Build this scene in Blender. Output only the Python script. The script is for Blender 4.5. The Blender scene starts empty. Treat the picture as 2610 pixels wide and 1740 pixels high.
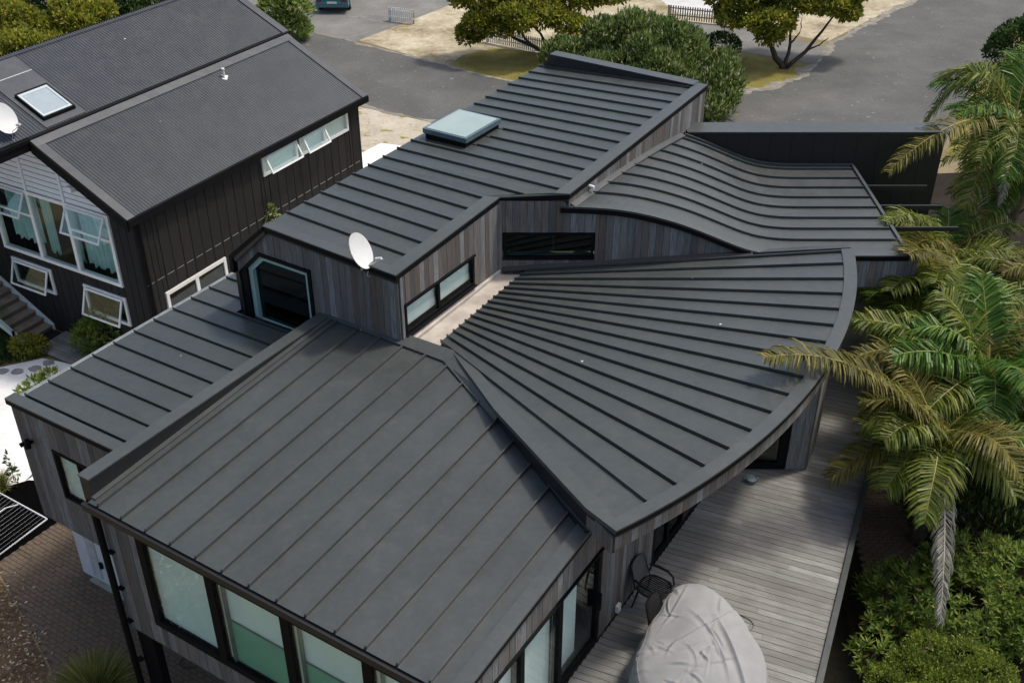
import bpy, math, random
import numpy as np
from mathutils import Vector, noise
R = math.radians
scene = bpy.context.scene

# ------------------------------------------------------------------ camera
cam_d = bpy.data.cameras.new('camera')
cam = bpy.data.objects.new('camera', cam_d)
scene.collection.objects.link(cam)
cam.location = (0, 0, 17.4)
cam.rotation_euler = (R(90 - 32.956), 0, 0)
cam_d.sensor_fit = 'HORIZONTAL'
cam_d.sensor_width = 36
cam_d.lens = 2791 / 2610 * 36
cam_d.clip_start = 0.1
cam_d.clip_end = 2000
scene.camera = cam

# ------------------------------------------------------------------ sky, sun, exposure
SUN_AZ, SUN_EL = R(68), R(62)
world = bpy.data.worlds.new('World'); scene.world = world
world.use_nodes = True
wn = world.node_tree
wn.nodes.clear()
sky = wn.nodes.new('ShaderNodeTexSky'); sky.sky_type = 'NISHITA'; sky.sun_disc = False
sky.sun_elevation = SUN_EL; sky.sun_rotation = SUN_AZ
sky.air_density = 1.0; sky.dust_density = 4.0; sky.ozone_density = 0.6
bg = wn.nodes.new('ShaderNodeBackground'); bg.inputs[1].default_value = 0.15
wo = wn.nodes.new('ShaderNodeOutputWorld')
wn.links.new(sky.outputs[0], bg.inputs[0]); wn.links.new(bg.outputs[0], wo.inputs[0])
sun_d = bpy.data.lights.new('sun', 'SUN'); sun_d.energy = 2.2; sun_d.angle = R(6.0)
sun_d.color = (1.0, 0.94, 0.84)
sun = bpy.data.objects.new('sun', sun_d); scene.collection.objects.link(sun)
to_sun = Vector((math.sin(SUN_AZ) * math.cos(SUN_EL), math.cos(SUN_AZ) * math.cos(SUN_EL), math.sin(SUN_EL)))
sun.rotation_euler = (-to_sun).to_track_quat('-Z', 'Y').to_euler()
sun.location = (30, 20, 60)
vs = scene.view_settings
vs.view_transform = 'Standard'; vs.look = 'None'; vs.exposure = 0.28; vs.gamma = 1.0
vs.use_curve_mapping = False

# ------------------------------------------------------------------ frames (plan rotation of the two houses)
AZ = R(32.4)
def W(u, v, z):            # main house: u runs to the back right, v to the right front
    s, c = math.sin(AZ), math.cos(AZ)
    return Vector((u * s + v * c, u * c - v * s, z))
NZ_ = R(29.7)
def N(u, v, z):            # neighbouring house
    s, c = math.sin(NZ_), math.cos(NZ_)
    return Vector((u * s + v * c, u * c - v * s, z))

# ------------------------------------------------------------------ helpers
COL = scene.collection.objects
def wloc(o):
    p = Vector((0, 0, 0))
    while o is not None:
        p += o.location; o = o.parent
    return p
def thing(name, loc, label, cat, group=None):
    o = bpy.data.objects.new(name, None); o.empty_display_size = 0.2
    o.location = loc; COL.link(o); tag(o, label, cat, group); return o
def tag(o, label=None, cat=None, group=None, kind=None):
    if label: o['label'] = label
    if cat: o['category'] = cat
    if group: o['group'] = group
    if kind: o['kind'] = kind
    return o
def mk(name, verts, faces, mat, parent=None, smooth=False):
    off = wloc(parent) if parent else Vector((0, 0, 0))
    me = bpy.data.meshes.new(name)
    me.from_pydata([tuple(Vector(v) - off) for v in verts], [], faces)
    if smooth:
        me.polygons.foreach_set('use_smooth', [True] * len(me.polygons))
    me.update()
    if mat: me.materials.append(mat)
    o = bpy.data.objects.new(name, me); COL.link(o)
    if parent: o.parent = parent
    return o
class MB:                  # collects shapes for ONE mesh object
    def __init__(s): s.v = []; s.f = []
    def add(s, vs_, fs): n = len(s.v); s.v += [Vector(p) for p in vs_]; s.f += [tuple(i + n for i in f) for f in fs]; return s
    def para(s, o, a, b, c):    # parallelepiped, outward faces for right-handed a,b,c
        o, a, b, c = Vector(o), Vector(a), Vector(b), Vector(c)
        if a.cross(b).dot(c) < 0: a, b = b, a
        p = [o, o + a, o + a + b, o + b]; p += [q + c for q in p]
        return s.add(p, [(3, 2, 1, 0), (4, 5, 6, 7), (0, 1, 5, 4), (1, 2, 6, 5), (2, 3, 7, 6), (3, 0, 4, 7)])
    def slab(s, poly, down):    # polygon (any order) extruded vertically down
        poly = [Vector(p) for p in poly]
        a = sum((poly[i].x * poly[(i + 1) % len(poly)].y - poly[(i + 1) % len(poly)].x * poly[i].y) for i in range(len(poly)))
        if a < 0: poly = poly[::-1]
        n = len(poly); lo = [p - Vector((0, 0, down)) for p in poly]
        return s.add(poly + lo, [tuple(range(n)), tuple(range(2 * n - 1, n - 1, -1))] + [(i, i + n, (i + 1) % n + n, (i + 1) % n) for i in range(n)])
    def hexa(s, top4, bot4):
        top4 = [Vector(q) for q in top4]; bot4 = [Vector(q) for q in bot4]
        if (bot4[1] - bot4[0]).cross(bot4[3] - bot4[0]).dot(top4[0] - bot4[0]) < 0: top4 = top4[::-1]; bot4 = bot4[::-1]
        p = bot4 + top4
        return s.add(p, [(3, 2, 1, 0), (4, 5, 6, 7), (0, 1, 5, 4), (1, 2, 6, 5), (2, 3, 7, 6), (3, 0, 4, 7)])
    def tube(s, pts, rad, n=8, cap=True):
        pts = [Vector(p) for p in pts]; rad = rad if isinstance(rad, (list, tuple)) else [rad] * len(pts)
        base = len(s.v); 
        for i, p in enumerate(pts):
            d = (pts[min(i + 1, len(pts) - 1)] - pts[max(i - 1, 0)]).normalized()
            ref = Vector((0, 0, 1)) if abs(d.z) < 0.9 else Vector((1, 0, 0))
            x = d.cross(ref).normalized(); y = x.cross(d).normalized()
            for k in range(n):
                a = 2 * math.pi * k / n
                s.v.append(p + x * math.cos(a) * rad[i] + y * math.sin(a) * rad[i])
        for i in range(len(pts) - 1):
            for k in range(n):
                a = base + i * n + k; b = base + i * n + (k + 1) % n
                s.f.append((a, a + n, b + n, b))
        if cap:
            s.f.append(tuple(base + k for k in range(n)))
            s.f.append(tuple(base + (len(pts) - 1) * n + k for k in range(n - 1, -1, -1)))
        return s
    def rib(s, pts, w, h, side=None):  # standing rib with square section along a path
        pts = [Vector(p) for p in pts]; base = len(s.v)
        for i, p in enumerate(pts):
            d = pts[min(i + 1, len(pts) - 1)] - pts[max(i - 1, 0)]; d.z = 0; d.normalize()
            x = Vector((d.y, -d.x, 0)) * (w / 2)
            up = Vector((0, 0, h))
            s.v += [p - x - up * 0.4, p + x - up * 0.4, p + x + up, p - x + up]
        for i in range(len(pts) - 1):
            for k in range(4):
                a = base + i * 4 + k; b = base + i * 4 + (k + 1) % 4
                s.f.append((a, b, b + 4, a + 4))
        s.f.append((base + 3, base + 2, base + 1, base)); e = base + (len(pts) - 1) * 4
        s.f.append((e, e + 1, e + 2, e + 3))
        return s
    def build(s, name, mat, parent=None, smooth=False): return mk(name, s.v, s.f, mat, parent, smooth)
def copy_tree(o, parent=None):
    c = o.copy(); COL.link(c); c.parent = parent
    for ch in list(o.children): copy_tree(ch, c)
    return c
def clip(poly, a, b, c):    # keep a*x+b*y <= c in 2D
    out = []
    for i, p in enumerate(poly):
        q = poly[(i + 1) % len(poly)]
        dp, dq = a * p[0] + b * p[1] - c, a * q[0] + b * q[1] - c
        if dp <= 0: out.append(p)
        if dp * dq < 0:
            t = dp / (dp - dq); out.append((p[0] + (q[0] - p[0]) * t, p[1] + (q[1] - p[1]) * t))
    return out
def lerp_tab(tab, x):
    if x <= tab[0][0]: return tab[0][1]
    for (a, b), (c, d) in zip(tab, tab[1:]):
        if x <= c: return b + (d - b) * (x - a) / (c - a)
    return tab[-1][1]

# ------------------------------------------------------------------ materials
def newmat(name):
    m = bpy.data.materials.new(name); m.use_nodes = True
    nt = m.node_tree; b = nt.nodes['Principled BSDF']
    return m, nt, b
def nd(nt, t, **k):
    n = nt.nodes.new(t)
    for a, v in k.items(): setattr(n, a, v)
    return n
def ramp(nt, src, stops):
    r = nd(nt, 'ShaderNodeValToRGB'); e = r.color_ramp.elements
    while len(e) < len(stops): e.new(0.5)
    for el, (p, c) in zip(e, stops):
        el.position = p; el.color = (c[0], c[1], c[2], 1) if isinstance(c, (tuple, list)) else (c, c, c, 1)
    nt.links.new(src, r.inputs[0]); return r.outputs[0]
def texco(nt, out='Object', scale=(1, 1, 1), rot=(0, 0, 0)):
    t = nd(nt, 'ShaderNodeTexCoord'); m = nd(nt, 'ShaderNodeMapping')
    m.inputs['Scale'].default_value = scale; m.inputs['Rotation'].default_value = rot
    nt.links.new(t.outputs[out], m.inputs[0]); return m.outputs[0]
def noi(nt, co, scale, detail=4, rough=0.55):
    n = nd(nt, 'ShaderNodeTexNoise'); n.inputs['Scale'].default_value = scale
    n.inputs['Detail'].default_value = detail; n.inputs['Roughness'].default_value = rough
    if co is not None: nt.links.new(co, n.inputs['Vector'])
    return n.outputs['Fac']
def mix(nt, f, a, b, mode='MIX'):
    m = nd(nt, 'ShaderNodeMix', data_type='RGBA', blend_type=mode)
    def put(v, s):
        if isinstance(v, (tuple, list)): s.default_value = (v[0], v[1], v[2], 1)
        elif isinstance(v, (int, float)): s.default_value = v if s.type == 'VALUE' else (v, v, v, 1)
        else: nt.links.new(v, s)
    put(f, m.inputs[0]); put(a, m.inputs[6]); put(b, m.inputs[7]); return m.outputs[2]
def bump(nt, b, h, strength=0.2, dist=0.02):
    n = nd(nt, 'ShaderNodeBump'); n.inputs['Strength'].default_value = strength; n.inputs['Distance'].default_value = dist
    nt.links.new(h, n.inputs['Height']); nt.links.new(n.outputs[0], b.inputs['Normal'])
def objrand(nt):
    return nd(nt, 'ShaderNodeObjectInfo').outputs['Random']
def simple(name, col, rough=0.6, metal=0.0, var=0.15, scale=6.0, spec=0.5):
    m, nt, b = newmat(name)
    co = texco(nt); n = noi(nt, co, scale, 5)
    c = ramp(nt, n, [(0.3, [x * (1 - var) for x in col]), (0.7, [min(1, x * (1 + var)) for x in col])])
    nt.links.new(c, b.inputs['Base Color']); b.inputs['Roughness'].default_value = rough
    b.inputs['Metallic'].default_value = metal; b.inputs['Specular IOR Level'].default_value = spec
    return m
def roofmat(name, col, rough=0.42):
    m, nt, b = newmat(name)
    co = texco(nt)
    big = noi(nt, co, 0.55, 4); fine = noi(nt, co, 9, 5, 0.7); mid = noi(nt, co, 2.3, 6, 0.65)
    c = ramp(nt, big, [(0.3, [x * 0.9 for x in col]), (0.7, [x * 1.12 for x in col])])
    r = objrand(nt)
    c = mix(nt, ramp(nt, r, [(0, 0.0), (1, 0.22)]), c, [x * 1.35 for x in col])
    dust = ramp(nt, mid, [(0.52, 0.0), (0.78, 0.12)])
    c = mix(nt, dust, c, (0.12, 0.118, 0.105))
    c = mix(nt, ramp(nt, fine, [(0.45, 0.0), (0.8, 0.10)]), c, (0.2, 0.2, 0.19))
    vo = nd(nt, 'ShaderNodeTexVoronoi'); vo.inputs['Scale'].default_value = 0.9; nt.links.new(co, vo.inputs['Vector'])
    spot = ramp(nt, vo.outputs['Distance'], [(0.014, 0.85), (0.024, 0.0)])
    c = mix(nt, spot, c, (0.75, 0.75, 0.72))
    nt.links.new(c, b.inputs['Base Color'])
    rr = ramp(nt, mid, [(0.3, rough - 0.07), (0.75, rough + 0.13)]); nt.links.new(rr, b.inputs['Roughness'])
    bump(nt, b, noi(nt, co, 1.3, 2), 0.35, 0.07)
    return m
def boardmat(name, stops, dark=0.35, grain=(9, 9, 0.7), rough=0.8, stain=(0.15, 0.11, 0.085), stain_amt=0.6, patch=None, along=None):
    m, nt, b = newmat(name)
    r = objrand(nt); c = ramp(nt, r, stops)
    off = nd(nt, 'ShaderNodeVectorMath', operation='ADD')
    cs = nd(nt, 'ShaderNodeCombineXYZ'); sc = nd(nt, 'ShaderNodeMath', operation='MULTIPLY'); sc.inputs[1].default_value = 37.0
    nt.links.new(r, sc.inputs[0]); nt.links.new(sc.outputs[0], cs.inputs[2]); nt.links.new(sc.outputs[0], cs.inputs[0])
    co = texco(nt, scale=grain)
    if along is not None:
        mp = co.node; mp.vector_type = 'TEXTURE'; mp.inputs['Rotation'].default_value = (0, 0, along); mp.inputs['Scale'].default_value = (1.4, 0.06, 0.3)
    nt.links.new(co, off.inputs[0]); nt.links.new(cs.outputs[0], off.inputs[1])
    g = noi(nt, off.outputs[0], 4.0, 7, 0.7); g2 = noi(nt, off.outputs[0], 0.8, 4, 0.6)
    c2 = mix(nt, ramp(nt, g, [(0.35, dark), (0.62, 0.0)]), c, (0.05, 0.045, 0.042))
    c3 = mix(nt, ramp(nt, g2, [(0.45, 0.0), (0.75, stain_amt)]), c2, stain)
    if patch:
        c3 = mix(nt, ramp(nt, noi(nt, texco(nt), patch[0], 5, 0.6), [(0.40, 0.0), (0.62, patch[1])]), c3, patch[2])
    nt.links.new(c3, b.inputs['Base Color']); b.inputs['Roughness'].default_value = rough
    b.inputs['Specular IOR Level'].default_value = 0.25
    bump(nt, b, g, 0.35, 0.004)
    return m
def glassmat(name, tint=(0.75, 0.88, 0.86), refl=0.12, rough=0.02):
    m, nt, b = newmat(name); nt.nodes.remove(b)
    out = nt.nodes['Material Output']
    tr = nd(nt, 'ShaderNodeBsdfTransparent'); tr.inputs[0].default_value = (*tint, 1)
    gl = nd(nt, 'ShaderNodeBsdfGlossy'); gl.inputs['Roughness'].default_value = rough
    gl.inputs['Color'].default_value = (0.9, 0.97, 0.97, 1)
    lw = nd(nt, 'ShaderNodeLayerWeight'); lw.inputs[0].default_value = 0.5
    pw = nd(nt, 'ShaderNodeMath', operation='POWER'); pw.inputs[1].default_value = 4.0; nt.links.new(lw.outputs['Facing'], pw.inputs[0])
    ad = nd(nt, 'ShaderNodeMath', operation='MULTIPLY_ADD'); ad.inputs[1].default_value = 0.45; ad.inputs[2].default_value = refl * 0.5 + 0.02; ad.use_clamp = True
    nt.links.new(pw.outputs[0], ad.inputs[0])
    mx = nd(nt, 'ShaderNodeMixShader'); nt.links.new(ad.outputs[0], mx.inputs[0])
    nt.links.new(tr.outputs[0], mx.inputs[1]); nt.links.new(gl.outputs[0], mx.inputs[2]); nt.links.new(mx.outputs[0], out.inputs[0])
    return m
def leafmat(name, stops, rough=0.55, trans=0.45):
    m, nt, b = newmat(name)
    g = nd(nt, 'ShaderNodeNewGeometry').outputs['Random Per Island']
    c = ramp(nt, g, stops); nt.links.new(c, b.inputs['Base Color']); b.inputs['Roughness'].default_value = rough
    b.inputs['Specular IOR Level'].default_value = 0.35
    out = nt.nodes['Material Output']
    tl = nd(nt, 'ShaderNodeBsdfTranslucent'); nt.links.new(c, tl.inputs[0])
    mx = nd(nt, 'ShaderNodeMixShader'); mx.inputs[0].default_value = trans
    nt.links.new(b.outputs[0], mx.inputs[1]); nt.links.new(tl.outputs[0], mx.inputs[2]); nt.links.new(mx.outputs[0], out.inputs[0])
    return m
M = {}
M['roof'] = roofmat('standing_seam_steel', (0.041, 0.048, 0.046), 0.38)
M['cap'] = roofmat('flashing_steel', (0.048, 0.055, 0.053), 0.38)
M['black'] = simple('black_joinery', (0.005, 0.005, 0.006), 0.65, var=0.2, spec=0.12)
M['darkmetal'] = simple('dark_metal_cladding', (0.009, 0.010, 0.011), 0.5, var=0.2)
M['soffit'] = simple('soffit_lining', (0.045, 0.043, 0.042), 0.8)
M['core'] = simple('wall_core', (0.022, 0.021, 0.020), 0.9)
M['board'] = boardmat('weathered_cedar', [(0, (0.09, 0.088, 0.085)), (0.18, (0.17, 0.18, 0.185)), (0.36, (0.115, 0.092, 0.072)), (0.52, (0.16, 0.155, 0.15)), (0.68, (0.27, 0.285, 0.29)), (0.85, (0.115, 0.12, 0.125)), (1, (0.21, 0.19, 0.17))], dark=0.65)
M['deck'] = boardmat('weathered_decking', [(0, (0.23, 0.228, 0.212)), (0.3, (0.33, 0.33, 0.312)), (0.6, (0.28, 0.276, 0.256)), (1, (0.40, 0.40, 0.385))], dark=0.6, grain=(5, 5, 5), along=R(157), stain=(0.17, 0.165, 0.15), stain_amt=0.45, patch=(0.75, 0.5, (0.12, 0.115, 0.10)))
M['gutter_silver'] = simple('galvanised_gutter', (0.34, 0.37, 0.38), 0.45, 0.3)
M['valley'] = simple('silted_valley_gutter', (0.40, 0.36, 0.31), 0.75, var=0.22, scale=3)
M['glass'] = glassmat('window_glass', (0.93, 0.98, 0.965), 0.10)
M['glass_dark'] = glassmat('dark_window_glass', (0.35, 0.45, 0.45), 0.06)
M['blind'] = simple('sky_tinted_blind', (0.72, 0.83, 0.80), 0.8, var=0.05, scale=2)  # pale blind whose aqua tint also paints reflected sky in the front windows
M['blind_green'] = simple('green_glass_panel', (0.15, 0.42, 0.30), 0.4, var=0.1, scale=2)
M['whiteblind'] = simple('white_blind', (0.88, 0.90, 0.89), 0.8, var=0.03)
M['curtain'] = simple('sheer_curtain', (0.33, 0.48, 0.47), 0.8, var=0.12, scale=4)
M['interior'] = simple('interior_dark', (0.03, 0.03, 0.03), 0.9)
M['reveal'] = simple('window_reveal', (0.30, 0.46, 0.43), 0.5, var=0.05)
M['white'] = simple('white_paint', (0.74, 0.74, 0.72), 0.45, var=0.05)
M['plaster'] = simple('white_plaster', (0.56, 0.57, 0.57), 0.8, var=0.08, scale=2)
M['dish'] = simple('dish_enamel', (0.60, 0.61, 0.60), 0.4, var=0.04)
M['resin'] = simple('black_resin', (0.012, 0.012, 0.013), 0.5)
# ================================================================== MAIN HOUSE
house = thing('seaside_house', W(13.0, -11.0, 0), 'modern house with dark grey standing seam roofs and weathered timber cladding', 'house')
class Frame:               # a wall line in plan: s along it, o outwards, z up
    def __init__(f, a, b):
        f.a = Vector((a[0], a[1], 0)); d = Vector((b[0] - a[0], b[1] - a[1], 0)); f.L = d.length; f.d = d.normalized()
        f.n = Vector((f.d.y, -f.d.x, 0))      # outwards is to the right of a->b
    def p(f, s, o, z): q = f.a + f.d * s + f.n * o; return Vector((q.x, q.y, z))
def fbox(mb, F, s0, s1, o0, o1, z0, z1, z1b=None, z0b=None):
    z1b = z1 if z1b is None else z1b; z0b = z0 if z0b is None else z0b
    mb.hexa([F.p(s0, o1, z1), F.p(s1, o1, z1b), F.p(s1, o0, z1b), F.p(s0, o0, z1)],
            [F.p(s0, o1, z0), F.p(s1, o1, z0b), F.p(s1, o0, z0b), F.p(s0, o0, z0)])
    return mb
def segs(z0, z1, ops, sm):
    out = [(z0, z1)]
    for (a, b, c, d) in ops:
        if a < sm < b:
            nxt = []
            for (p, q) in out:
                if c > p: nxt.append((p, min(q, c)))
                if d < q: nxt.append((max(p, d), q))
            out = [x for x in nxt if x[1] - x[0] > 0.03]
    return out
def clad_wall(parent, name, F, z0, z1, ops=(), bw=0.15, mat='board', core='core', piece='cladding_board', s_from=0.0, s_to=None, thick=0.022, gap=0.006, core_t=0.12, seed=0):
    f0 = z0 if callable(z0) else (lambda s: z0); f1 = z1 if callable(z1) else (lambda s: z1)
    L = F.L if s_to is None else s_to
    edges = sorted(set([s_from, L] + [e for o in ops for e in o[:2] if s_from < e < L]))
    mb = MB()
    n = max(1, int(L / 1.0)); ce = sorted(set(edges + [s_from + (L - s_from) * i / n for i in range(1, n)]))
    for a, b in zip(ce, ce[1:]):
        for (p, q) in segs(f0((a + b) / 2), f1((a + b) / 2), ops, (a + b) / 2):
            za = f0(a + 1e-4) if abs(p - f0((a + b) / 2)) < 1e-6 else p; zb = f0(b - 1e-4) if abs(p - f0((a + b) / 2)) < 1e-6 else p
            ya = f1(a + 1e-4) if abs(q - f1((a + b) / 2)) < 1e-6 else q; yb = f1(b - 1e-4) if abs(q - f1((a + b) / 2)) < 1e-6 else q
            fbox(mb, F, a, b, -core_t, -0.002, za, ya, yb, zb)
    w = mb.build(name, M[core], parent)
    rnd = random.Random(seed); cuts = list(edges); s = s_from
    while s < L - 0.04:
        if all(abs(s - e) > 0.045 for e in edges): cuts.append(s)
        s += bw
    cuts = sorted(set(cuts))
    for a, b in zip(cuts, cuts[1:]):
        sm = (a + b) / 2
        for (p, q) in segs(f0(sm), f1(sm), ops, sm):
            top = abs(q - f1(sm)) < 1e-6; bot = abs(p - f0(sm)) < 1e-6
            t = thick + rnd.uniform(-0.004, 0.004)
            m2 = MB(); fbox(m2, F, a + gap / 2, b - gap / 2, 0.0, t, f0(a + 1e-4) if bot else p, f1(a + 1e-4) if top else q, f1(b - 1e-4) if top else q, f0(b - 1e-4) if bot else p)
            m2.build(piece, M[mat], w)
    return w
def window(parent, F, s0, s1, z0, z1, fw=0.06, depth=0.09, o=0.03, mulls=(), fmat='black', gmat='glass', back=None, name='window', rails=()):
    mb = MB()
    fbox(mb, F, s0, s1, o - depth, o, z0, z0 + fw); fbox(mb, F, s0, s1, o - depth, o, z1 - fw, z1)
    fbox(mb, F, s0, s0 + fw, o - depth, o, z0 + fw, z1 - fw); fbox(mb, F, s1 - fw, s1, o - depth, o, z0 + fw, z1 - fw)
    w = mb.build(name, M[fmat], parent)
    xs = [s0 + fw] + [m for m in mulls] + [s1 - fw]
    for m in mulls:
        fbox(MB(), F, m - fw * 0.6, m + fw * 0.6, o - depth + 0.01, o - 0.005, z0 + fw, z1 - fw).build('mullion', M[fmat], w)
    for i in range(len(xs) - 1):
        a = xs[i] + (fw * 0.6 if i else 0); b = xs[i + 1] - (fw * 0.6 if i < len(xs) - 2 else 0)
        fbox(MB(), F, a, b, o - 0.05, o - 0.042, z0 + fw, z1 - fw).build('pane', M[gmat], w)
        for zr in rails:
            fbox(MB(), F, a, b, o - 0.06, o - 0.03, zr - 0.02, zr + 0.02).build('rail', M[fmat], w)
        if back:
            fbox(MB(), F, a - 0.01, b + 0.01, o - 0.125, o - 0.115, z0 + fw - 0.01, z1 - fw + 0.01).build('blind', M[back], w)
    return w

# ---- front roof ------------------------------------------------------------
def zf(u): return 5.62 + 0.058 * (u - 7.71)
front_poly = [(7.66, -12.98), (13.66, -12.98), (13.66, -10.13), (11.38, -5.90), (7.66, -5.90)]
fr = MB().slab([W(u, v, zf(u) - 0.03) for u, v in front_poly], 0.16).build('front_roof', M['darkmetal'], house)
sv = [-12.98] + [-12.74 + 0.5475 * k for k in range(13)] + [-5.90]
for a, b in zip(sv, sv[1:]):
    pl = clip(clip(front_poly, 0, -1, -(a + 0.014)), 0, 1, b - 0.024)  # wider gap on one side bares dark slab as the seam's shadow line
    if len(pl) > 2: MB().slab([W(u, v, zf(u)) for u, v in pl], 0.010).build('roof_panel', M['roof'], fr)
for v in sv[1:-1]:
    ut = 13.62 if v <= -10.13 else 13.66 - (v + 10.13) * (13.66 - 11.38) / (10.13 - 5.9) - 0.04
    MB().rib([W(7.68, v, zf(7.68)), W(ut, v, zf(ut))], 0.034, 0.060).build('standing_seam', M['roof'], fr)
# ridge and barge flashings
def band(name, pts_in, pts_out, drop, mat='cap', parent=house, lift=0.0, drip_shade=0.0):
    """strip between two polylines with a vertical drop on every side"""
    mb = MB(); n = len(pts_in)
    A = [Vector(p) + Vector((0, 0, lift)) for p in pts_in]; B_ = [Vector(p) + Vector((0, 0, lift)) for p in pts_out]
    for i in range(n - 1):
        mb.hexa([A[i], B_[i], B_[i + 1], A[i + 1]], [p - Vector((0, 0, drop)) for p in (A[i], B_[i], B_[i + 1], A[i + 1])])
    o = mb.build(name, M[mat], parent); 
    me = o.data; import bmesh
    bm = bmesh.new(); bm.from_mesh(me); bmesh.ops.recalc_face_normals(bm, faces=bm.faces); bm.to_mesh(me); bm.free()
    if drip_shade: band('drip_shade_edge', [p - Vector((0, 0, drop + 0.001)) for p in A], [p - Vector((0, 0, drop + 0.001)) for p in B_], drip_shade, 'black', o)  # black band paints the shade on the side of the cap
    return o
band('barge_flashing', [W(7.60, -5.90, 5.69), W(11.37, -5.90, 5.91)], [W(7.60, -5.645, 5.69), W(11.42, -5.645, 5.92)], 0.035, drip_shade=0.07)
band('ridge_flashing', [W(13.62, -13.0, zf(13.62)), W(13.60, -10.15, zf(13.6)), W(12.62, -8.36, zf(12.6))],
     [W(13.86, -13.0, 6.02), W(13.90, -10.02, 6.04), W(12.80, -8.30, 6.16)], 0.03, lift=0.045)
band('eave_gutter', [W(7.60, -13.08, 5.575), W(7.60, -5.70, 5.575)], [W(7.68, -13.08, 5.575), W(7.68, -5.70, 5.575)], 0.13, 'darkmetal')
# parapet beam between the front roof and the left wing
bm_ = MB(); bm_.para(W(7.78, -13.22, 5.50), W(1, 0, 0) * 5.9, W(0, 1, 0) * 0.235, (0, 0, 0.47))
pb = bm_.build('parapet_beam', M['darkmetal'], house)
MB().para(W(7.77, -13.235, 5.972), W(1, 0, 0) * 5.92, W(0, 1, 0) * 0.262, (0, 0, 0.03)).build('cap_flashing', M['cap'], pb)
MB().para(W(7.75, -12.985, 5.60), W(1, 0, 0) * 5.9 + Vector((0, 0, 0.34)), W(0, 1, 0) * 0.10, (0, 0, 0.05)).build('apron_flashing', M['cap'], pb)

# ---- left wing roof ----------------------------------------------------------
def zl(v): return 5.29 + 0.022 * (v + 16.8)
lr = MB().slab([W(u, v, zl(v) - 0.06) for u, v in ((9.16, -16.80), (24.0, -16.80), (24.0, -15.50), (13.72, -15.50), (13.72, -13.20), (9.16, -13.20))], 0.2).build('left_wing_roof', M['darkmetal'], house)
us = [9.16] + [9.27 + 0.5285 * k for k in range(28)] + [24.0]
for a, b in zip(us, us[1:]):
    ve = -13.215 if b < 13.75 else -15.52
    MB().slab([W(a + 0.012, -16.80, zl(-16.8)), W(b - 0.032, -16.80, zl(-16.8)), W(b - 0.032, ve, zl(ve)), W(a + 0.012, ve, zl(ve))], 0.010).build('roof_panel', M['roof'], lr)  # near-side gap shows the dark slab in place of seam shade
for u in us[1:-1]:
    ve = -13.25 if u < 13.7 else -15.55
    MB().rib([W(u, -16.79, zl(-16.8)), W(u, ve, zl(ve))], 0.024, 0.050).build('standing_seam', M['roof'], lr)
gm = MB(); gm.para(W(9.16, -16.92, 5.13), W(1, 0, 0) * 14.8, W(0, 1, 0) * 0.015, (0, 0, 0.13)); gm.para(W(9.16, -16.905, 5.13), W(1, 0, 0) * 14.8, W(0, 1, 0) * 0.09, (0, 0, 0.10))
gm.build('side_gutter', M['gutter_silver'], house)
band('near_edge_cap', [W(9.17, -16.93, 5.36), W(9.17, -13.22, 5.43)], [W(8.94, -16.93, 5.36), W(8.94, -13.22, 5.43)], 0.03, drip_shade=0.10)

# ---- spine roof (the tall middle volume) -------------------------------------
def sL(u): return 7.625 + 0.003 * (u - 13.7)
def sR(u): return lerp_tab([(13.7, 7.425), (17.1, 7.605), (17.9, 7.69), (24.8, 7.935)], u)
def svl(u): return -14.42 - 0.024 * (u - 13.7)
def svr(u): return -11.2 if u <= 17.13 else min(-9.98, -11.2 + (u - 17.13) * 1.22 / 0.75)
def sz(u, v): return sL(u) + (v - svl(u)) / (-9.98 - svl(u)) * (sR(u) - sL(u))
def sp(u, v, h=0.0): return W(u, v, sz(u, v) + h)
su = [13.68] + [14.31 + 0.5335 * k for k in range(20)]
spine = MB()
keys = [13.68, 17.13, 17.88, 24.45]
for a, b in zip(keys, keys[1:]):
    spine.hexa([sp(a, svl(a), -0.06), sp(a, svr(a), -0.06), sp(b, svr(b), -0.06), sp(b, svl(b), -0.06)], [sp(a, svl(a), -0.2), sp(a, svr(a), -0.2), sp(b, svr(b), -0.2), sp(b, svl(b), -0.2)])
spr = spine.build('spine_roof', M['darkmetal'], house)
def rv(u): return svr(u) - (0.27 if u < 17.0 or u > 17.9 else 0.25)
SK = (18.85, 20.45, -14.3, -13.1)
for a, b in zip(su, su[1:]):
    cuts = [a + 0.012] + [k for k in (17.13, 17.88) if a < k < b] + [b - 0.034]  # wide near-side gap draws each seam's shadow as a dark groove
    mb = MB()
    for p, q in zip(cuts, cuts[1:]):
        mb.hexa([sp(p, svl(p)), sp(p, svr(p)), sp(q, svr(q)), sp(q, svl(q))], [sp(p, svl(p), -0.01), sp(p, svr(p), -0.01), sp(q, svr(q), -0.01), sp(q, svl(q), -0.01)])
    mb.build('roof_panel', M['roof'], spr)
for u in su[1:]:
    v0 = svl(u) + 0.01; v1 = rv(u)
    if 18.80 < u < 20.6: v0 = -13.06
    MB().rib([sp(u, v0), sp(u, v1)], 0.024, 0.050).build('standing_seam', M['roof'], spr)
ek = [13.62, 17.13, 17.88, 24.72]; ev = [-11.2, -11.2, -9.98, -9.98]; ez = [7.505, 7.665, 7.75, 7.985]
inn = [W(13.62, -11.45, 7.515), W(17.0, -11.45, 7.68), W(17.72, -10.23, 7.765), W(24.72, -10.23, 7.985)]
out = [W(u, v + 0.03, z) for u, v, z in zip(ek, ev, ez)]
band('edge_cap', inn, out, 0.025, drip_shade=0.10)
band('front_edge_cap', [W(13.62, -14.44, 7.63), W(13.62, -11.45, 7.515)], [W(13.85, -14.44, 7.63), W(13.85, -11.45, 7.52)], 0.025, drip_shade=0.10)
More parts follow.
